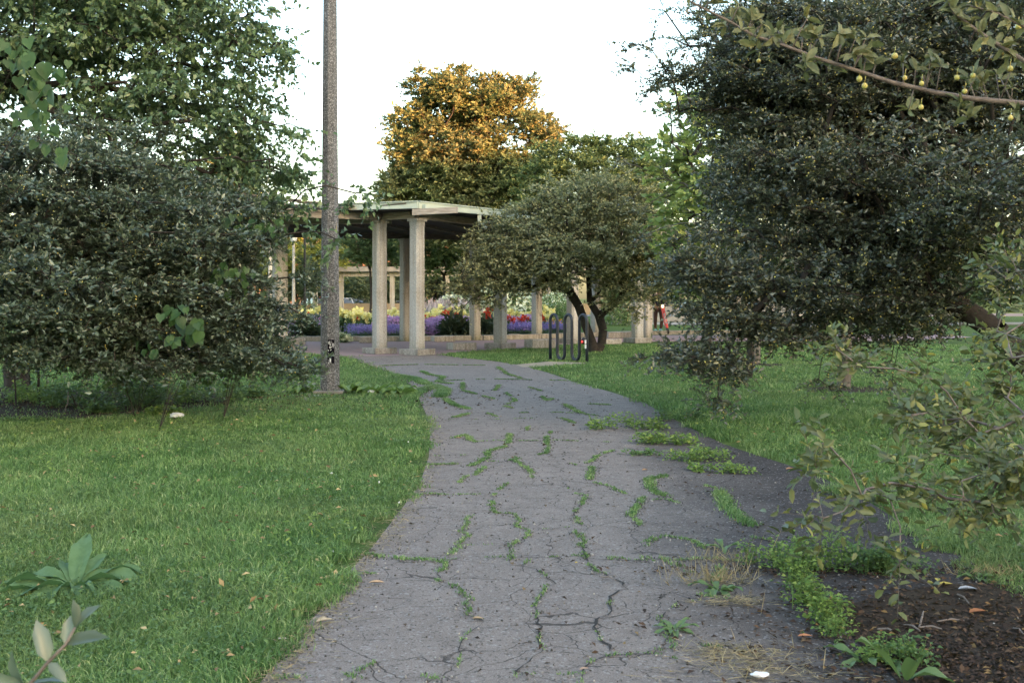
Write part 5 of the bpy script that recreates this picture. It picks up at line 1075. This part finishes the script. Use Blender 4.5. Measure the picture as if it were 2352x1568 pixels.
def bushy(name, px, py, w_, h, n, s, mat, label, seed, dep=None):
    g = G(px, py); rng = np.random.default_rng(seed); e = empty(name, tuple(g), label, 'weed'); ns = max(6, int(n / 22)); mb = MB(); P = []; D = []
    for k in range(ns):
        bx, by = rng.uniform(-.5, .5) * w_, rng.uniform(-.5, .5) * (dep or w_ * .5); hh = h * rng.uniform(.5, 1.1) * (1 - .5 * abs(bx) / w_); lx, ly = rng.normal() * .12 * h, rng.normal() * .12 * h
        pts = [Vector((bx + lx * t * t, by + ly * t * t, hh * t)) for t in (0, .35, .7, 1)]; mb.tube(pts, [.0022, .0018, .0014, .0008], 4)
        for q in range(22):
            t = rng.uniform(.12, 1); r_ = .055 * (1.2 - t) + .02; a_ = rng.uniform(0, 6.28); P.append((bx + lx * t * t + r_ * math.cos(a_) * rng.random(), by + ly * t * t + r_ * math.sin(a_) * rng.random(), hh * t)); D.append((math.cos(a_), math.sin(a_), .25 + rng.normal() * .3))
    P = np.array(P); D = np.array(D); L = s * rng.uniform(.6, 1.3, len(P)); mb.build('stem', MAT['weed_dark'], e)
    link('foliage', leaves_mesh('foliage', P, D, norm(rng.normal(size=P.shape) * .4 + [0, -.2, 1]), L, L * .75, 'fold', .25), MAT[mat], e)
for i, (x, y, w_, h, n, s, mt, lab) in enumerate([(1000, 570, .22, .20, 500, .022, 'weed', 'bright bushy weed behind the leaning weed row on the dark asphalt'), (1180, 555, .30, .22, 700, .022, 'weed', 'bright bushy weed, tallest of the row across the dark asphalt'), (1420, 580, .24, .18, 420, .024, 'weed_dark', 'darker bushy weed in the middle of the row toward the right lawn'), (1600, 575, .30, .17, 420, .024, 'weed_dark', 'darker bushy weed at the right end of the row by the near crabapple'),
          (1010, 690, .14, .20, 420, .020, 'weed', 'light green weed at the top of the leaning row pointing to the viewer'), (1080, 780, .16, .14, 420, .020, 'weed', 'light green weed in the middle of the row pointing to the viewer'), (1190, 880, .14, .15, 420, .020, 'weed', 'light green weed with the roundest leaves in the row pointing to the viewer'), (1230, 960, .10, .10, 180, .018, 'weed', 'last small weed of the row pointing to the viewer'),
          (1520, 1090, .22, .10, 400, .018, 'weed', 'bright tuft of fine weeds near the bottom right of the path'), (1680, 1130, .16, .12, 240, .022, 'weed_dark', 'weed tuft beside the arching leaves at the bottom right'), (740, 530, .04, .15, 60, .02, 'weed', 'single upright weed left of the dry stalks'), (885, 510, .06, .10, 80, .02, 'weed', 'small upright weed right of the dry stalks')]):
    bushy('bushy_weed', *Z6(x, y), w_, h, n, s, mt, lab, 200 + i)
for i, (px, py, w_, h, n, s, mt, lab) in enumerate([(1440, 985, .75, .16, 700, .035, 'weed', 'pale yellow-green feathery weed clump on the path side of the far weed line'), (1525, 1020, .55, .14, 600, .035, 'weed', 'green weed clump just behind the dark asphalt start'), (1600, 1058, .55, .13, 600, .03, 'weed', 'bright weed clump in the middle of the line between both asphalts'), (1655, 1085, .45, .08, 400, .03, 'weed', 'low weed clump at the lower end of the line between both asphalts'), (1560, 965, .5, .14, 350, .04, 'weed_dark', 'dark green weed clump at the lawn corner right of the path'), (1470, 1045, .3, .06, 200, .03, 'weed_dark', 'low green weed patch where the grass crack meets the dark asphalt')]):
    bushy('bushy_weed', px, py, w_, h, n, s, mt, lab, 230 + i)
for i, (px, py, w_, h, lab) in enumerate([(60, 925, 1.0, .30, 'leafy undergrowth at the far left foot of the left crabapple'), (180, 935, .9, .34, 'leafy undergrowth right of the bare brown stems'), (290, 938, .9, .55, 'tall leafy undergrowth in the middle under the left crabapple'), (370, 930, .9, .45, 'leafy undergrowth left of the low hanging bough'), (470, 925, 1.0, .40, 'leafy undergrowth at the right foot of the left crabapple'), (235, 950, .35, .14, 'small bright weed in the brown litter in front of the stems'), (380, 955, .4, .12, 'small weed left of the crumpled paper'), (560, 912, .6, .2, 'low leafy weed where the hanging bough meets the grass')]):
    bushy('leafy_undergrowth', px, py, w_, h, int(900 * w_), .05, 'weed_dark' if i % 3 else 'weed', lab, 260 + i)
# dry stalks and dry grass clumps
for i, (x, y, n, h, sp_, lab) in enumerate([(515, 650, 120, .16, .9, 'clump of dry straw-coloured grass over the flat rosette'), (810, 550, 5, .26, .25, 'two or three tall dry stalks leaning right'), (640, 520, 90, .12, 1.2, 'dry and green grass strip along the joint'), (770, 840, 4, .20, .12, 'single dry seed stalk standing on the asphalt'), (2180, 600, 90, .10, 1., 'brownish dry grass at the edge of the right lawn')]):
    g = G(*Z6(x, y)); rng = np.random.default_rng(300 + i); P = np.stack([rng.normal(size=n) * .05 * (1 + n / 80), rng.normal(size=n) * .03, np.zeros(n)], 1); D = np.stack([rng.normal(size=n) * sp_, rng.normal(size=n) * sp_ * .6, np.ones(n)], 1)
    if i in (1, 3): D[:, 0] = rng.uniform(.2, .5, n) if i == 1 else .15
    L = h * rng.uniform(.6, 1.2, n); o = link('dry_grass_clump', leaves_mesh('dry_grass_clump', P, D, rng.normal(size=P.shape), L, np.full(n, .003), 'fold', 0), MAT['straw']); o.location = tuple(g); tag(o, lab, 'dry grass')

# ================================================================ CRACKS AND CRACK GRASS
def jag(pts, rng, amp, step=.05):
    out = []
    for a_, b_ in zip(pts[:-1], pts[1:]):
        L = np.linalg.norm(b_ - a_); m = max(1, int(L / step))
        for k in range(m): out.append(a_ + (b_ - a_) * k / m + rng.normal(size=2) * amp * (1 if k else .5))
    out.append(pts[-1]); return np.array(out)
crng = np.random.default_rng(55); CV = []; CF = []; GP = []
def crack(zf, pts, w_=.010, grass=.5, gw=.02, gl=(0, 1)):
    g = [G(*(zf(*p) if zf else p))[:2] for p in pts]; q = jag(g, crng, .008, .045); n = len(q); t = np.gradient(q, axis=0); t /= np.linalg.norm(t, axis=1, keepdims=True) + 1e-9; nn = np.stack([-t[:, 1], t[:, 0]], 1)
    hw = w_ * .27 * crng.uniform(.2, 1.7, n)[:, None]; hw[0] *= .2; hw[-1] *= .2; b0 = sum(len(v) for v in CV)
    CV.append(np.concatenate([np.c_[q + nn * hw, np.full(n, .0105)], np.c_[q - nn * hw, np.full(n, .0105)]])); i = np.arange(n - 1); CF.append(np.stack([b0 + i, b0 + i + 1, b0 + n + i + 1, b0 + n + i], 1))
    if grass > 0:
        s = np.arange(n) / n * 7 + crng.random() * 10; on = (np.sin(s * 2.1) + np.sin(s * 5.3 + 1) * .6 + crng.normal(size=n) * .2) > (1 - grass * 2)
        for k in np.where(on)[0]:
            for _ in range(max(3, int(24 * gw / .02 * .9))): GP.append((*(q[k] + crng.normal(size=2) * [gw * .5, gw * .5] + t[k] * crng.uniform(-.03, .03)), gw))
crack(Z5, [(1290, 250), (1270, 300), (1240, 340), (1290, 365), (1240, 400)], .006, .9, .020); crack(Z5, [(1240, 400), (1210, 460), (1130, 500), (1145, 540), (1105, 590), (1115, 630), (1200, 665)], .006, .75, .020)
crack(Z5, [(1200, 665), (1240, 680), (1290, 740), (1270, 830)], .006, 1, .018); crack(Z5, [(1270, 830), (1340, 850), (1385, 870), (1320, 920), (1250, 980), (1230, 1040), (1235, 1090), (1225, 1130)], .010, .3, .012)
crack(Z5, [(1440, 120), (1425, 150), (1410, 195), (1450, 230)], .006, .7, .018); crack(Z5, [(1450, 230), (1550, 235), (1575, 270), (1570, 310), (1625, 330), (1640, 365)], .006, 1, .015); crack(Z5, [(1640, 365), (1560, 405), (1535, 420), (1530, 470), (1525, 520)], .007, .8, .015)
crack(Z5, [(1630, 515), (1600, 545), (1690, 565), (1740, 600), (1800, 650), (1750, 660), (1720, 700)], .010, .5, .013); crack(Z5, [(1720, 700), (1690, 740), (1685, 800)], .010, .9, .012); crack(Z5, [(1685, 800), (1700, 860), (1700, 950), (1695, 1000), (1720, 1050), (1650, 1110), (1570, 1165), (1560, 1190)], .014, .2, .010)
crack(Z5, [(1840, 40), (1880, 90)], .016, .2, .01); crack(Z5, [(1920, 118), (1975, 125), (1950, 180)], .010, .9, .018); crack(Z5, [(1950, 180), (1900, 230), (1925, 260), (1950, 310)], .014, .4, .018); crack(Z5, [(1910, 340), (1970, 390), (1945, 420)], .010, .9, .018); crack(Z5, [(1945, 420), (1985, 480), (1995, 540), (2040, 575)], .012, .7, .016)
crack(Z5, [(2040, 575), (2090, 600), (2160, 625), (2220, 680), (2110, 720), (2120, 790), (2100, 830), (2030, 860), (2040, 930), (2070, 990), (2120, 1010), (2115, 1050)], .016, .12, .010); crack(Z5, [(2115, 1070), (2000, 1110), (1960, 1150), (1950, 1222)], .012, .5, .013)
crack(Z5, [(2310, 140), (2290, 180), (2260, 205), (2245, 250), (2290, 300)], .010, .9, .024); crack(Z5, [(2370, 380), (2340, 420)], .01, .8, .016)
crack(Z5, [(640, 470), (850, 498), (1070, 512)], .008, 1.2, .030); crack(Z5, [(1070, 512), (1280, 492), (1450, 490), (1780, 490)], .009, .35, .010); crack(Z5, [(1780, 490), (1930, 485)], .008, 1, .012); crack(Z5, [(1930, 485), (2080, 505), (2352, 514)], .010, .4, .012)
crack(Z5, [(1285, 422), (1400, 418), (1540, 410)], .007, .8, .009); crack(Z5, [(940, 125), (1040, 118), (1135, 122)], .006, 1.2, .022); crack(Z5, [(1220, 122), (1340, 119)], .005, 1, .012); crack(Z5, [(1340, 119), (1430, 127)], .008, .1); crack(Z5, [(1700, 328), (1790, 322), (1910, 314)], .005, .6, .007)
crack(Z5, [(1560, 1185), (1640, 1185)], .006, .8, .009); crack(Z5, [(1850, 1180), (1935, 1182)], .006, 1, .012); crack(Z5, [(2080, 1075), (2230, 1062), (2400, 1066)], .007, .9, .011); crack(Z5, [(640, 1160), (710, 1130)], .004, 1.2, .018); crack(Z5, [(600, 1195), (610, 1200)], .004, 1.2, .018); crack(Z5, [(180, 1210), (280, 1205)], .004, 1.2, .02); crack(Z5, [(1065, 1195), (1095, 1210)], .004, 1, .016)
crack(Z5, [(620, 595), (710, 590)], .004, 1.2, .022); crack(Z5, [(480, 740), (540, 700), (580, 660), (600, 640)], .004, 1.3, .04); crack(Z5, [(2130, 495), (2200, 500)], .004, 1.2, .016)
crack(Z4, [(1775, 485), (1745, 520), (1752, 560), (1755, 600), (1700, 625)], .006, .95, .022); crack(Z4, [(1525, 500), (1525, 545), (1480, 580), (1405, 600), (1395, 640), (1300, 685)], .005, .95, .030); crack(Z4, [(1400, 660), (1530, 660), (1560, 635)], .006, .7, .014); crack(Z4, [(1575, 630), (1560, 655), (1610, 690), (1650, 720), (1660, 755)], .006, .9, .022)
crack(Z4, [(1370, 695), (1330, 740)], .005, 1.2, .024); crack(Z4, [(1275, 748), (1235, 785)], .005, 1, .020); crack(Z4, [(1510, 795), (1470, 825)], .005, 1.2, .022); crack(Z4, [(2120, 600), (2045, 630), (1985, 668)], .005, .9, .024); crack(Z4, [(1880, 670), (1950, 690), (2015, 695)], .008, .3, .016); crack(Z4, [(2015, 695), (1995, 765)], .005, 1.3, .028); crack(Z4, [(2040, 790), (2120, 810), (2200, 850)], .006, 1, .020)
crack(Z4, [(770, 95), (1000, 87), (1370, 92)], .012, .95, .030); crack(Z4, [(1090, 185), (1400, 172), (1660, 178), (1950, 185)], .014, .75, .024); crack(Z4, [(1060, 425), (1180, 412), (1300, 408), (1345, 414)], .030, .05, .01); crack(Z4, [(1345, 414), (1500, 408), (1700, 405)], .014, .2, .012); crack(Z4, [(1280, 545), (1440, 537), (1530, 540)], .008, .5, .012); crack(Z4, [(1530, 540), (1830, 536), (2090, 546)], .010, .45, .016); crack(Z4, [(1100, 628), (1450, 616)], .008, .15, .012)
crack(Z4, [(1050, 682), (1205, 676)], .006, 1.2, .030); crack(Z4, [(1600, 372), (1850, 370), (2070, 392)], .012, .4, .020); crack(Z4, [(1010, 128), (1060, 150), (1135, 160), (1105, 192), (1180, 200)], .006, .9, .045); crack(Z4, [(1450, 98), (1480, 118), (1510, 142), (1590, 168)], .006, .9, .035); crack(Z4, [(1250, 195), (1250, 240), (1330, 262)], .006, .9, .030)
crack(Z4, [(1465, 210), (1440, 240)], .006, .9, .03); crack(Z4, [(1720, 278), (1750, 300), (1780, 290)], .006, 1, .03); crack(Z4, [(1510, 255), (1560, 300), (1500, 332), (1540, 346)], .006, .6, .025); crack(Z4, [(1150, 292), (1210, 330), (1280, 350)], .005, 1.2, .045); crack(Z4, [(1280, 380), (1200, 400)], .005, 1.2, .035); crack(Z4, [(1850, 325), (1930, 370), (1960, 378)], .006, .95, .035); crack(Z4, [(1830, 405), (1915, 435)], .006, 1, .025); crack(Z4, [(2010, 322), (2105, 326)], .005, 1.3, .030); crack(Z4, [(1640, 222), (1720, 245)], .005, .8, .025); crack(Z4, [(1400, 375), (1450, 395)], .005, 1, .02); crack(Z4, [(1365, 273), (1430, 290)], .005, .9, .025)
crack(Z4, [(980, 260), (1080, 215), (1140, 240), (1120, 280)], .004, 1.4, .09); crack(Z4, [(840, 150), (960, 170), (1040, 205)], .004, 1.4, .09); crack(Z4, [(1210, 520), (1260, 505), (1320, 545)], .004, 1.2, .03); crack(Z4, [(1640, 455), (1630, 475)], .004, 1, .02)
crack(Z6, [(230, 10), (130, 40), (170, 100), (235, 130)], .005, 1.3, .04); crack(Z6, [(130, 155), (240, 150), (335, 178)], .006, 1, .018); crack(Z6, [(100, 165), (70, 200), (40, 250)], .008, .95, .026); crack(Z6, [(555, 105), (600, 180), (640, 240), (740, 305)], .005, 1.5, .055); crack(Z6, [(480, 72), (525, 82)], .004, 1.2, .025); crack(Z6, [(770, 380), (830, 388)], .004, 1.2, .02)
crack(Z6, [(240, 370), (400, 395), (470, 440)], .006, 1, .022); crack(Z6, [(120, 400), (200, 380)], .006, .9, .015); crack(Z6, [(120, 500), (220, 500), (320, 545)], .006, 1.1, .022); crack(Z6, [(300, 510), (500, 500), (700, 520)], .006, 1.2, .020); crack(Z6, [(700, 540), (940, 560), (1300, 585), (1760, 620)], .020, .6, .016)
crack(Z6, [(310, 575), (380, 580)], .004, 1, .013); crack(Z6, [(300, 780), (240, 815), (210, 860), (260, 900), (255, 960)], .012, .4, .014); crack(Z6, [(300, 760), (430, 752)], .008, .3, .009); crack(Z6, [(0, 1070), (130, 1068), (220, 1050), (290, 1090)], .008, .9, .011); crack(Z6, [(260, 990), (280, 1030)], .004, 1.2, .018); crack(Z6, [(490, 1020), (530, 1030)], .004, 1.2, .015); crack(Z6, [(1000, 560), (1060, 700), (1180, 880), (1260, 1000)], .012, .9, .022); crack(Z6, [(560, 560), (540, 640)], .004, 1.2, .03); crack(Z6, [(480, 720), (560, 735)], .004, 1.2, .02)
me = mesh_np('cracks', np.concatenate(CV), [np.concatenate(CF)]); me.update(); o = link('path_cracks', me, MAT['crack']); o['kind'] = 'structure'

# ================================================================ GRASS
def blades(name, P, H, Wd, lean, rng, mat, label, cols=None):
    """P (n,3) roots"""
    n = len(P); a_ = rng.uniform(0, 6.283, n); s = np.stack([np.cos(a_), np.sin(a_), np.zeros(n)], 1); b_ = rng.uniform(0, 6.283, n); ld = np.stack([np.cos(b_), np.sin(b_), np.zeros(n)], 1) * (lean * rng.uniform(.2, 1.2, n) * H)[:, None]
    up = np.array([0, 0, 1.]); H = H[:, None]; Wd = Wd[:, None] / 2
    v = np.stack([P - s * Wd, P + s * Wd, P + up * H * .55 + ld * .3 + s * Wd * .75, P + up * H * .55 + ld * .3 - s * Wd * .75, P + up * H * (1 - .25 * lean) + ld], 1)
    i = (np.arange(n) * 5)[:, None]; o = link(name, mesh_np(name, v.reshape(-1, 3), [i + [[0, 1, 2, 3]], i + [[3, 2, 4]]]), MAT[mat]); return tag(o, label, 'grass', kind='stuff')
grng = np.random.default_rng(99)
def sample(n, Ya, Yb, side):
    u = grng.random(n); Y = Ya * (Yb / Ya) ** u; half = .5 * Y * (2352 / F) + .6; x = grng.uniform(-1, 1, n) * half; k = (x > side[0]) & (x < side[1]); return x[k], Y[k]
PP_ = np.array(PATH); soil_l = np.array(SOIL1); soil_r = np.array(SOIL2); pz = np.array(PLAZA); stp = np.array(SP)
def mask(x, y, jit=.05):
    xx = x + grng.normal(size=len(x)) * jit * (.6 + y * .03) * .7 + (vnoise(x, y, 1.3, 3) - .5) * .30 + (vnoise(x, y, 4.5, 6) - .5) * .26; yy = y + grng.normal(size=len(x)) * jit * 1.2 + (vnoise(x, y, 1.1, 5) - .5) * .3 + (vnoise(x, y, 3.7, 9) - .5) * .45
    m = ~inside(PP_, xx, yy) & ~inside(pz, xx, yy + .0) & ~inside(stp, xx, yy) & ~inside(soil_r, xx, yy)
    m &= ~(inside(soil_l, xx, yy) & (grng.random(len(x)) < .88)); m &= ~(inside(np.array(MUL1), xx, yy) & (grng.random(len(x)) < .9)); m &= ~(inside(np.array(MUL2), xx, yy) & (grng.random(len(x)) < .9)); return m
for nm, side, lab, n in (('lawn_grass', (-99, 0), 'ragged green grass of the left lawn', 1), ('lawn_grass', (0, 99), 'long green grass of the right lawn under the crabapples', 1)):
    x, y = sample(560000, 3.55, 33, side); m = mask(x, y); x, y = x[m], y[m]
    hN = vnoise(x, y, .9, 1) * .6 + vnoise(x, y, 3.1, 2) * .4; shade_long = 1.0 + (.5 if side[0] == 0 else 0) * ((y > 7.5) & (y < 15))
    H = (.022 + .070 * hN ** 1.5) * grng.uniform(.5, 1.25, len(x)) * shade_long * (1 + .008 * y); Wd = (.0030 + .00042 * y) * grng.uniform(.7, 1.3, len(x))
    blades(nm, np.stack([x, y, np.zeros(len(x))], 1), H, Wd, .95, grng, 'grass', lab)
# clover and broad ground leaves in the lawn
x, y = sample(52000, 3.6, 22, (-99, 99)); m = mask(x, y, .03) & (vnoise(x, y, 1.6, 8) > .38); x, y = x[m], y[m]; n = len(x)
P = np.stack([x, y, grng.uniform(.015, .055, n)], 1); D = np.stack([grng.normal(size=n), grng.normal(size=n), grng.random(n) * .5], 1); L = (.012 + .0012 * y) * grng.uniform(.6, 1.5, n)
tag(link('clover', leaves_mesh('clover', P, D, norm(grng.normal(size=(n, 3)) * .35 + [0, 0, 1]), L, L * .75, 'fold', .2), MAT['weed_dark']), 'small round clover and weed leaves scattered through the lawn', 'clover', kind='stuff')
x, y = sample(15000, 3.6, 14, (-99, 99)); m = mask(x, y, .03) & (vnoise(x, y, .8, 12) > .52); x, y = x[m], y[m]; n = len(x)
P = np.stack([x, y, grng.uniform(.03, .06, n)], 1); D = np.stack([grng.normal(size=n), grng.normal(size=n), grng.random(n) * .8], 1); L = (.026 + .001 * y) * grng.uniform(.6, 1.4, n)
tag(link('lawn_weeds', leaves_mesh('lawn_weeds', P, D, norm(grng.normal(size=(n, 3)) * .35 + [0, 0, 1]), L, L * .4, 'fold', .3), MAT['weed']), 'pointed yellow-green weed leaves standing out in the lawn', 'weeds', kind='stuff')
# white clover heads (few)
mb = MB(); 
for px, py in [Z4(930, 570), Z4(480, 760), Z4(760, 815), Z4(875, 940), Z5(485, 500)]:
    g = G(px, py); 
    for k in range(10): mb.ball((g[0] + grng.normal() * .003, g[1] + grng.normal() * .003, .05 + grng.normal() * .003), .0026, 5, 4)
tag(mb.build('clover_blossoms', MAT['white']), 'tiny white clover blossoms dotted over the left lawn', 'blossoms', kind='stuff')
# fallen leaf bits on the lawns
x, y = sample(1500, 3.8, 24, (-99, 99)); m = mask(x, y, .02); x, y = x[m], y[m]; n = len(x); P = np.stack([x, y, grng.uniform(.03, .06, n)], 1); L = grng.uniform(.015, .04, n) * (1 + .03 * y)
tag(link('lawn_litter', leaves_mesh('lawn_litter', P, grng.normal(size=(n, 3)) * [1, 1, .3], norm(grng.normal(size=(n, 3)) * .5 + [0, 0, 1]), L, L * .5, 'fold', .2), leaf_mat('fallen_bits', [(0, (.16, .10, .06)), (.6, (.38, .27, .14)), (1, (.55, .42, .22))], .8, .1, .1, back=0)), 'small tan and brown fallen leaves scattered over the lawns', 'leaf litter', kind='stuff')
# crumbs of asphalt and grit
n = 2000; t = grng.random(n); gy = 3.7 * (19 / 3.7) ** t; gx = grng.uniform(-.5, .62, n) * gy ** .55 * 1.6; P = np.stack([gx, gy], 1); k = inside(PP_, P[:, 0], P[:, 1]); P = P[k]
ed = E1_ = np.array(gp(LEFT)); i_ = grng.integers(2, len(ed) - 1, 900); t_ = grng.random(900)[:, None]; P = np.concatenate([P, ed[i_] * (1 - t_) + ed[i_ - 1] * t_ + np.abs(grng.normal(size=(900, 2))) * [.09, .03]])
q0 = np.array(GP)[::3, :2] + grng.normal(size=(len(GP[::3]), 2)) * .03; P = np.concatenate([P, q0]); n = len(P); r_ = grng.uniform(.002, .0052, n) * (1 + .04 * P[:, 1])
iv, if_ = ICO; v = np.c_[P, np.full(n, .009)][:, None, :] + iv[None] * r_[:, None, None] * grng.uniform(.6, 1.3, (n, 1, 3)); f_ = (np.arange(n) * len(iv))[:, None, None] + if_[None]
gm = leaf_mat('grit', [(0, (.06, .055, .05)), (.7, (.20, .185, .17)), (1, (.42, .39, .35))], .9, .1, 0, back=0)
tag(link('grit', mesh_np('grit', v.reshape(-1, 3), [f_.reshape(-1, 3)]), gm), 'loose grit and asphalt crumbs scattered on the path and along its cracks', 'grit', kind='stuff')
# crack grass
q = np.array(GP); n = len(q); P = np.c_[q[:, :2], np.full(n, .010)]; yy = q[:, 1]
blades('crack_grass', P, (.010 + q[:, 2] * .45) * grng.uniform(.4, 1.2, n), (.0035 + .00030 * yy) * grng.uniform(.7, 1.3, n), 1.3, grng, 'grass', 'thin green grass growing in the cracks and joints of the path')
# straw and debris on the path edges
E1 = np.array(gp(LEFT)); idx = grng.integers(0, len(E1) - 1, 2600); t = grng.random(2600)[:, None]; q = E1[idx] * (1 - t) + E1[idx + 1] * t + grng.normal(size=(2600, 2)) * .055 + [.03, 0]
P = np.c_[q, np.full(len(q), .014)]; D = np.stack([grng.normal(size=len(q)), grng.normal(size=len(q)) * .6, np.abs(grng.normal(size=len(q))) * .12], 1); L = grng.uniform(.02, .08, len(q))
tag(link('edge_straw', leaves_mesh('edge_straw', P, D, norm(grng.normal(size=P.shape) * .3 + [0, 0, 1]), L, np.full(len(q), .0035), 'fold', 0), MAT['straw']), 'dry straw bits along the left grass edge of the path', 'straw', kind='stuff')
q = []
for cx_, cy_, n, sx_, sy_ in ((*G(*Z6(590, 1055))[:2], 170, .09, .04), (*G(*Z6(720, 1110))[:2], 220, .13, .05), (*G(*Z6(860, 1190))[:2], 180, .15, .05), (*G(470, 950)[:2], 900, .55, .35), (*G(330, 950)[:2], 600, .5, .3), (*G(*Z6(560, 640))[:2], 150, .08, .05), (*G(*Z6(640, 760))[:2], 160, .08, .04)):
    q.append(np.array([[cx_, cy_]]) + grng.normal(size=(n, 2)) * [sx_, sy_])
q = np.concatenate(q); P = np.c_[q, np.full(len(q), .014)]; D = np.stack([grng.normal(size=len(q)), grng.normal(size=len(q)) * .5, np.abs(grng.normal(size=len(q))) * .15], 1)
tag(link('dry_grass', leaves_mesh('dry_grass', P, D, norm(grng.normal(size=P.shape) * .3 + [0, 0, 1]), grng.uniform(.03, .10, len(q)), np.full(len(q), .0035), 'fold', 0), MAT['straw']), 'flattened dry grass on the asphalt and under the left crabapple', 'dry grass', kind='stuff')
# leaf litter: right soil, left soil, dark asphalt
q = []
for cx_, cy_, n, sx_, sy_ in ((2.05, 4.5, 5200, .55, .6), (1.75, 4.1, 2500, .35, .35), (-6.0, 15.0, 9000, 2.4, .9), (1.3, 4.2, 500, .3, .5), (1.7, 7, 250, .5, 1.4), (1.55, 5.6, 500, .5, .05), (.3, 6, 260, .9, 2.2), (.6, 11, 200, 1.2, 3)): q.append(np.array([[cx_, cy_]]) + grng.normal(size=(n, 2)) * [sx_, sy_])
q = np.concatenate(q); P = np.c_[q, np.full(len(q), .014)]; D = np.stack([grng.normal(size=len(q)), grng.normal(size=len(q)), np.abs(grng.normal(size=len(q))) * .2], 1); L = grng.uniform(.008, .030, len(q)) * (1 + .05 * q[:, 1])
tag(link('leaf_litter', leaves_mesh('leaf_litter', P, D, norm(grng.normal(size=P.shape) * .4 + [0, 0, 1]), L, L * grng.uniform(.2, .7, len(q)), 'fold', .1), MAT['litter']), 'brown leaf and twig litter on the dark soil under the crabapples', 'leaf litter', kind='stuff')
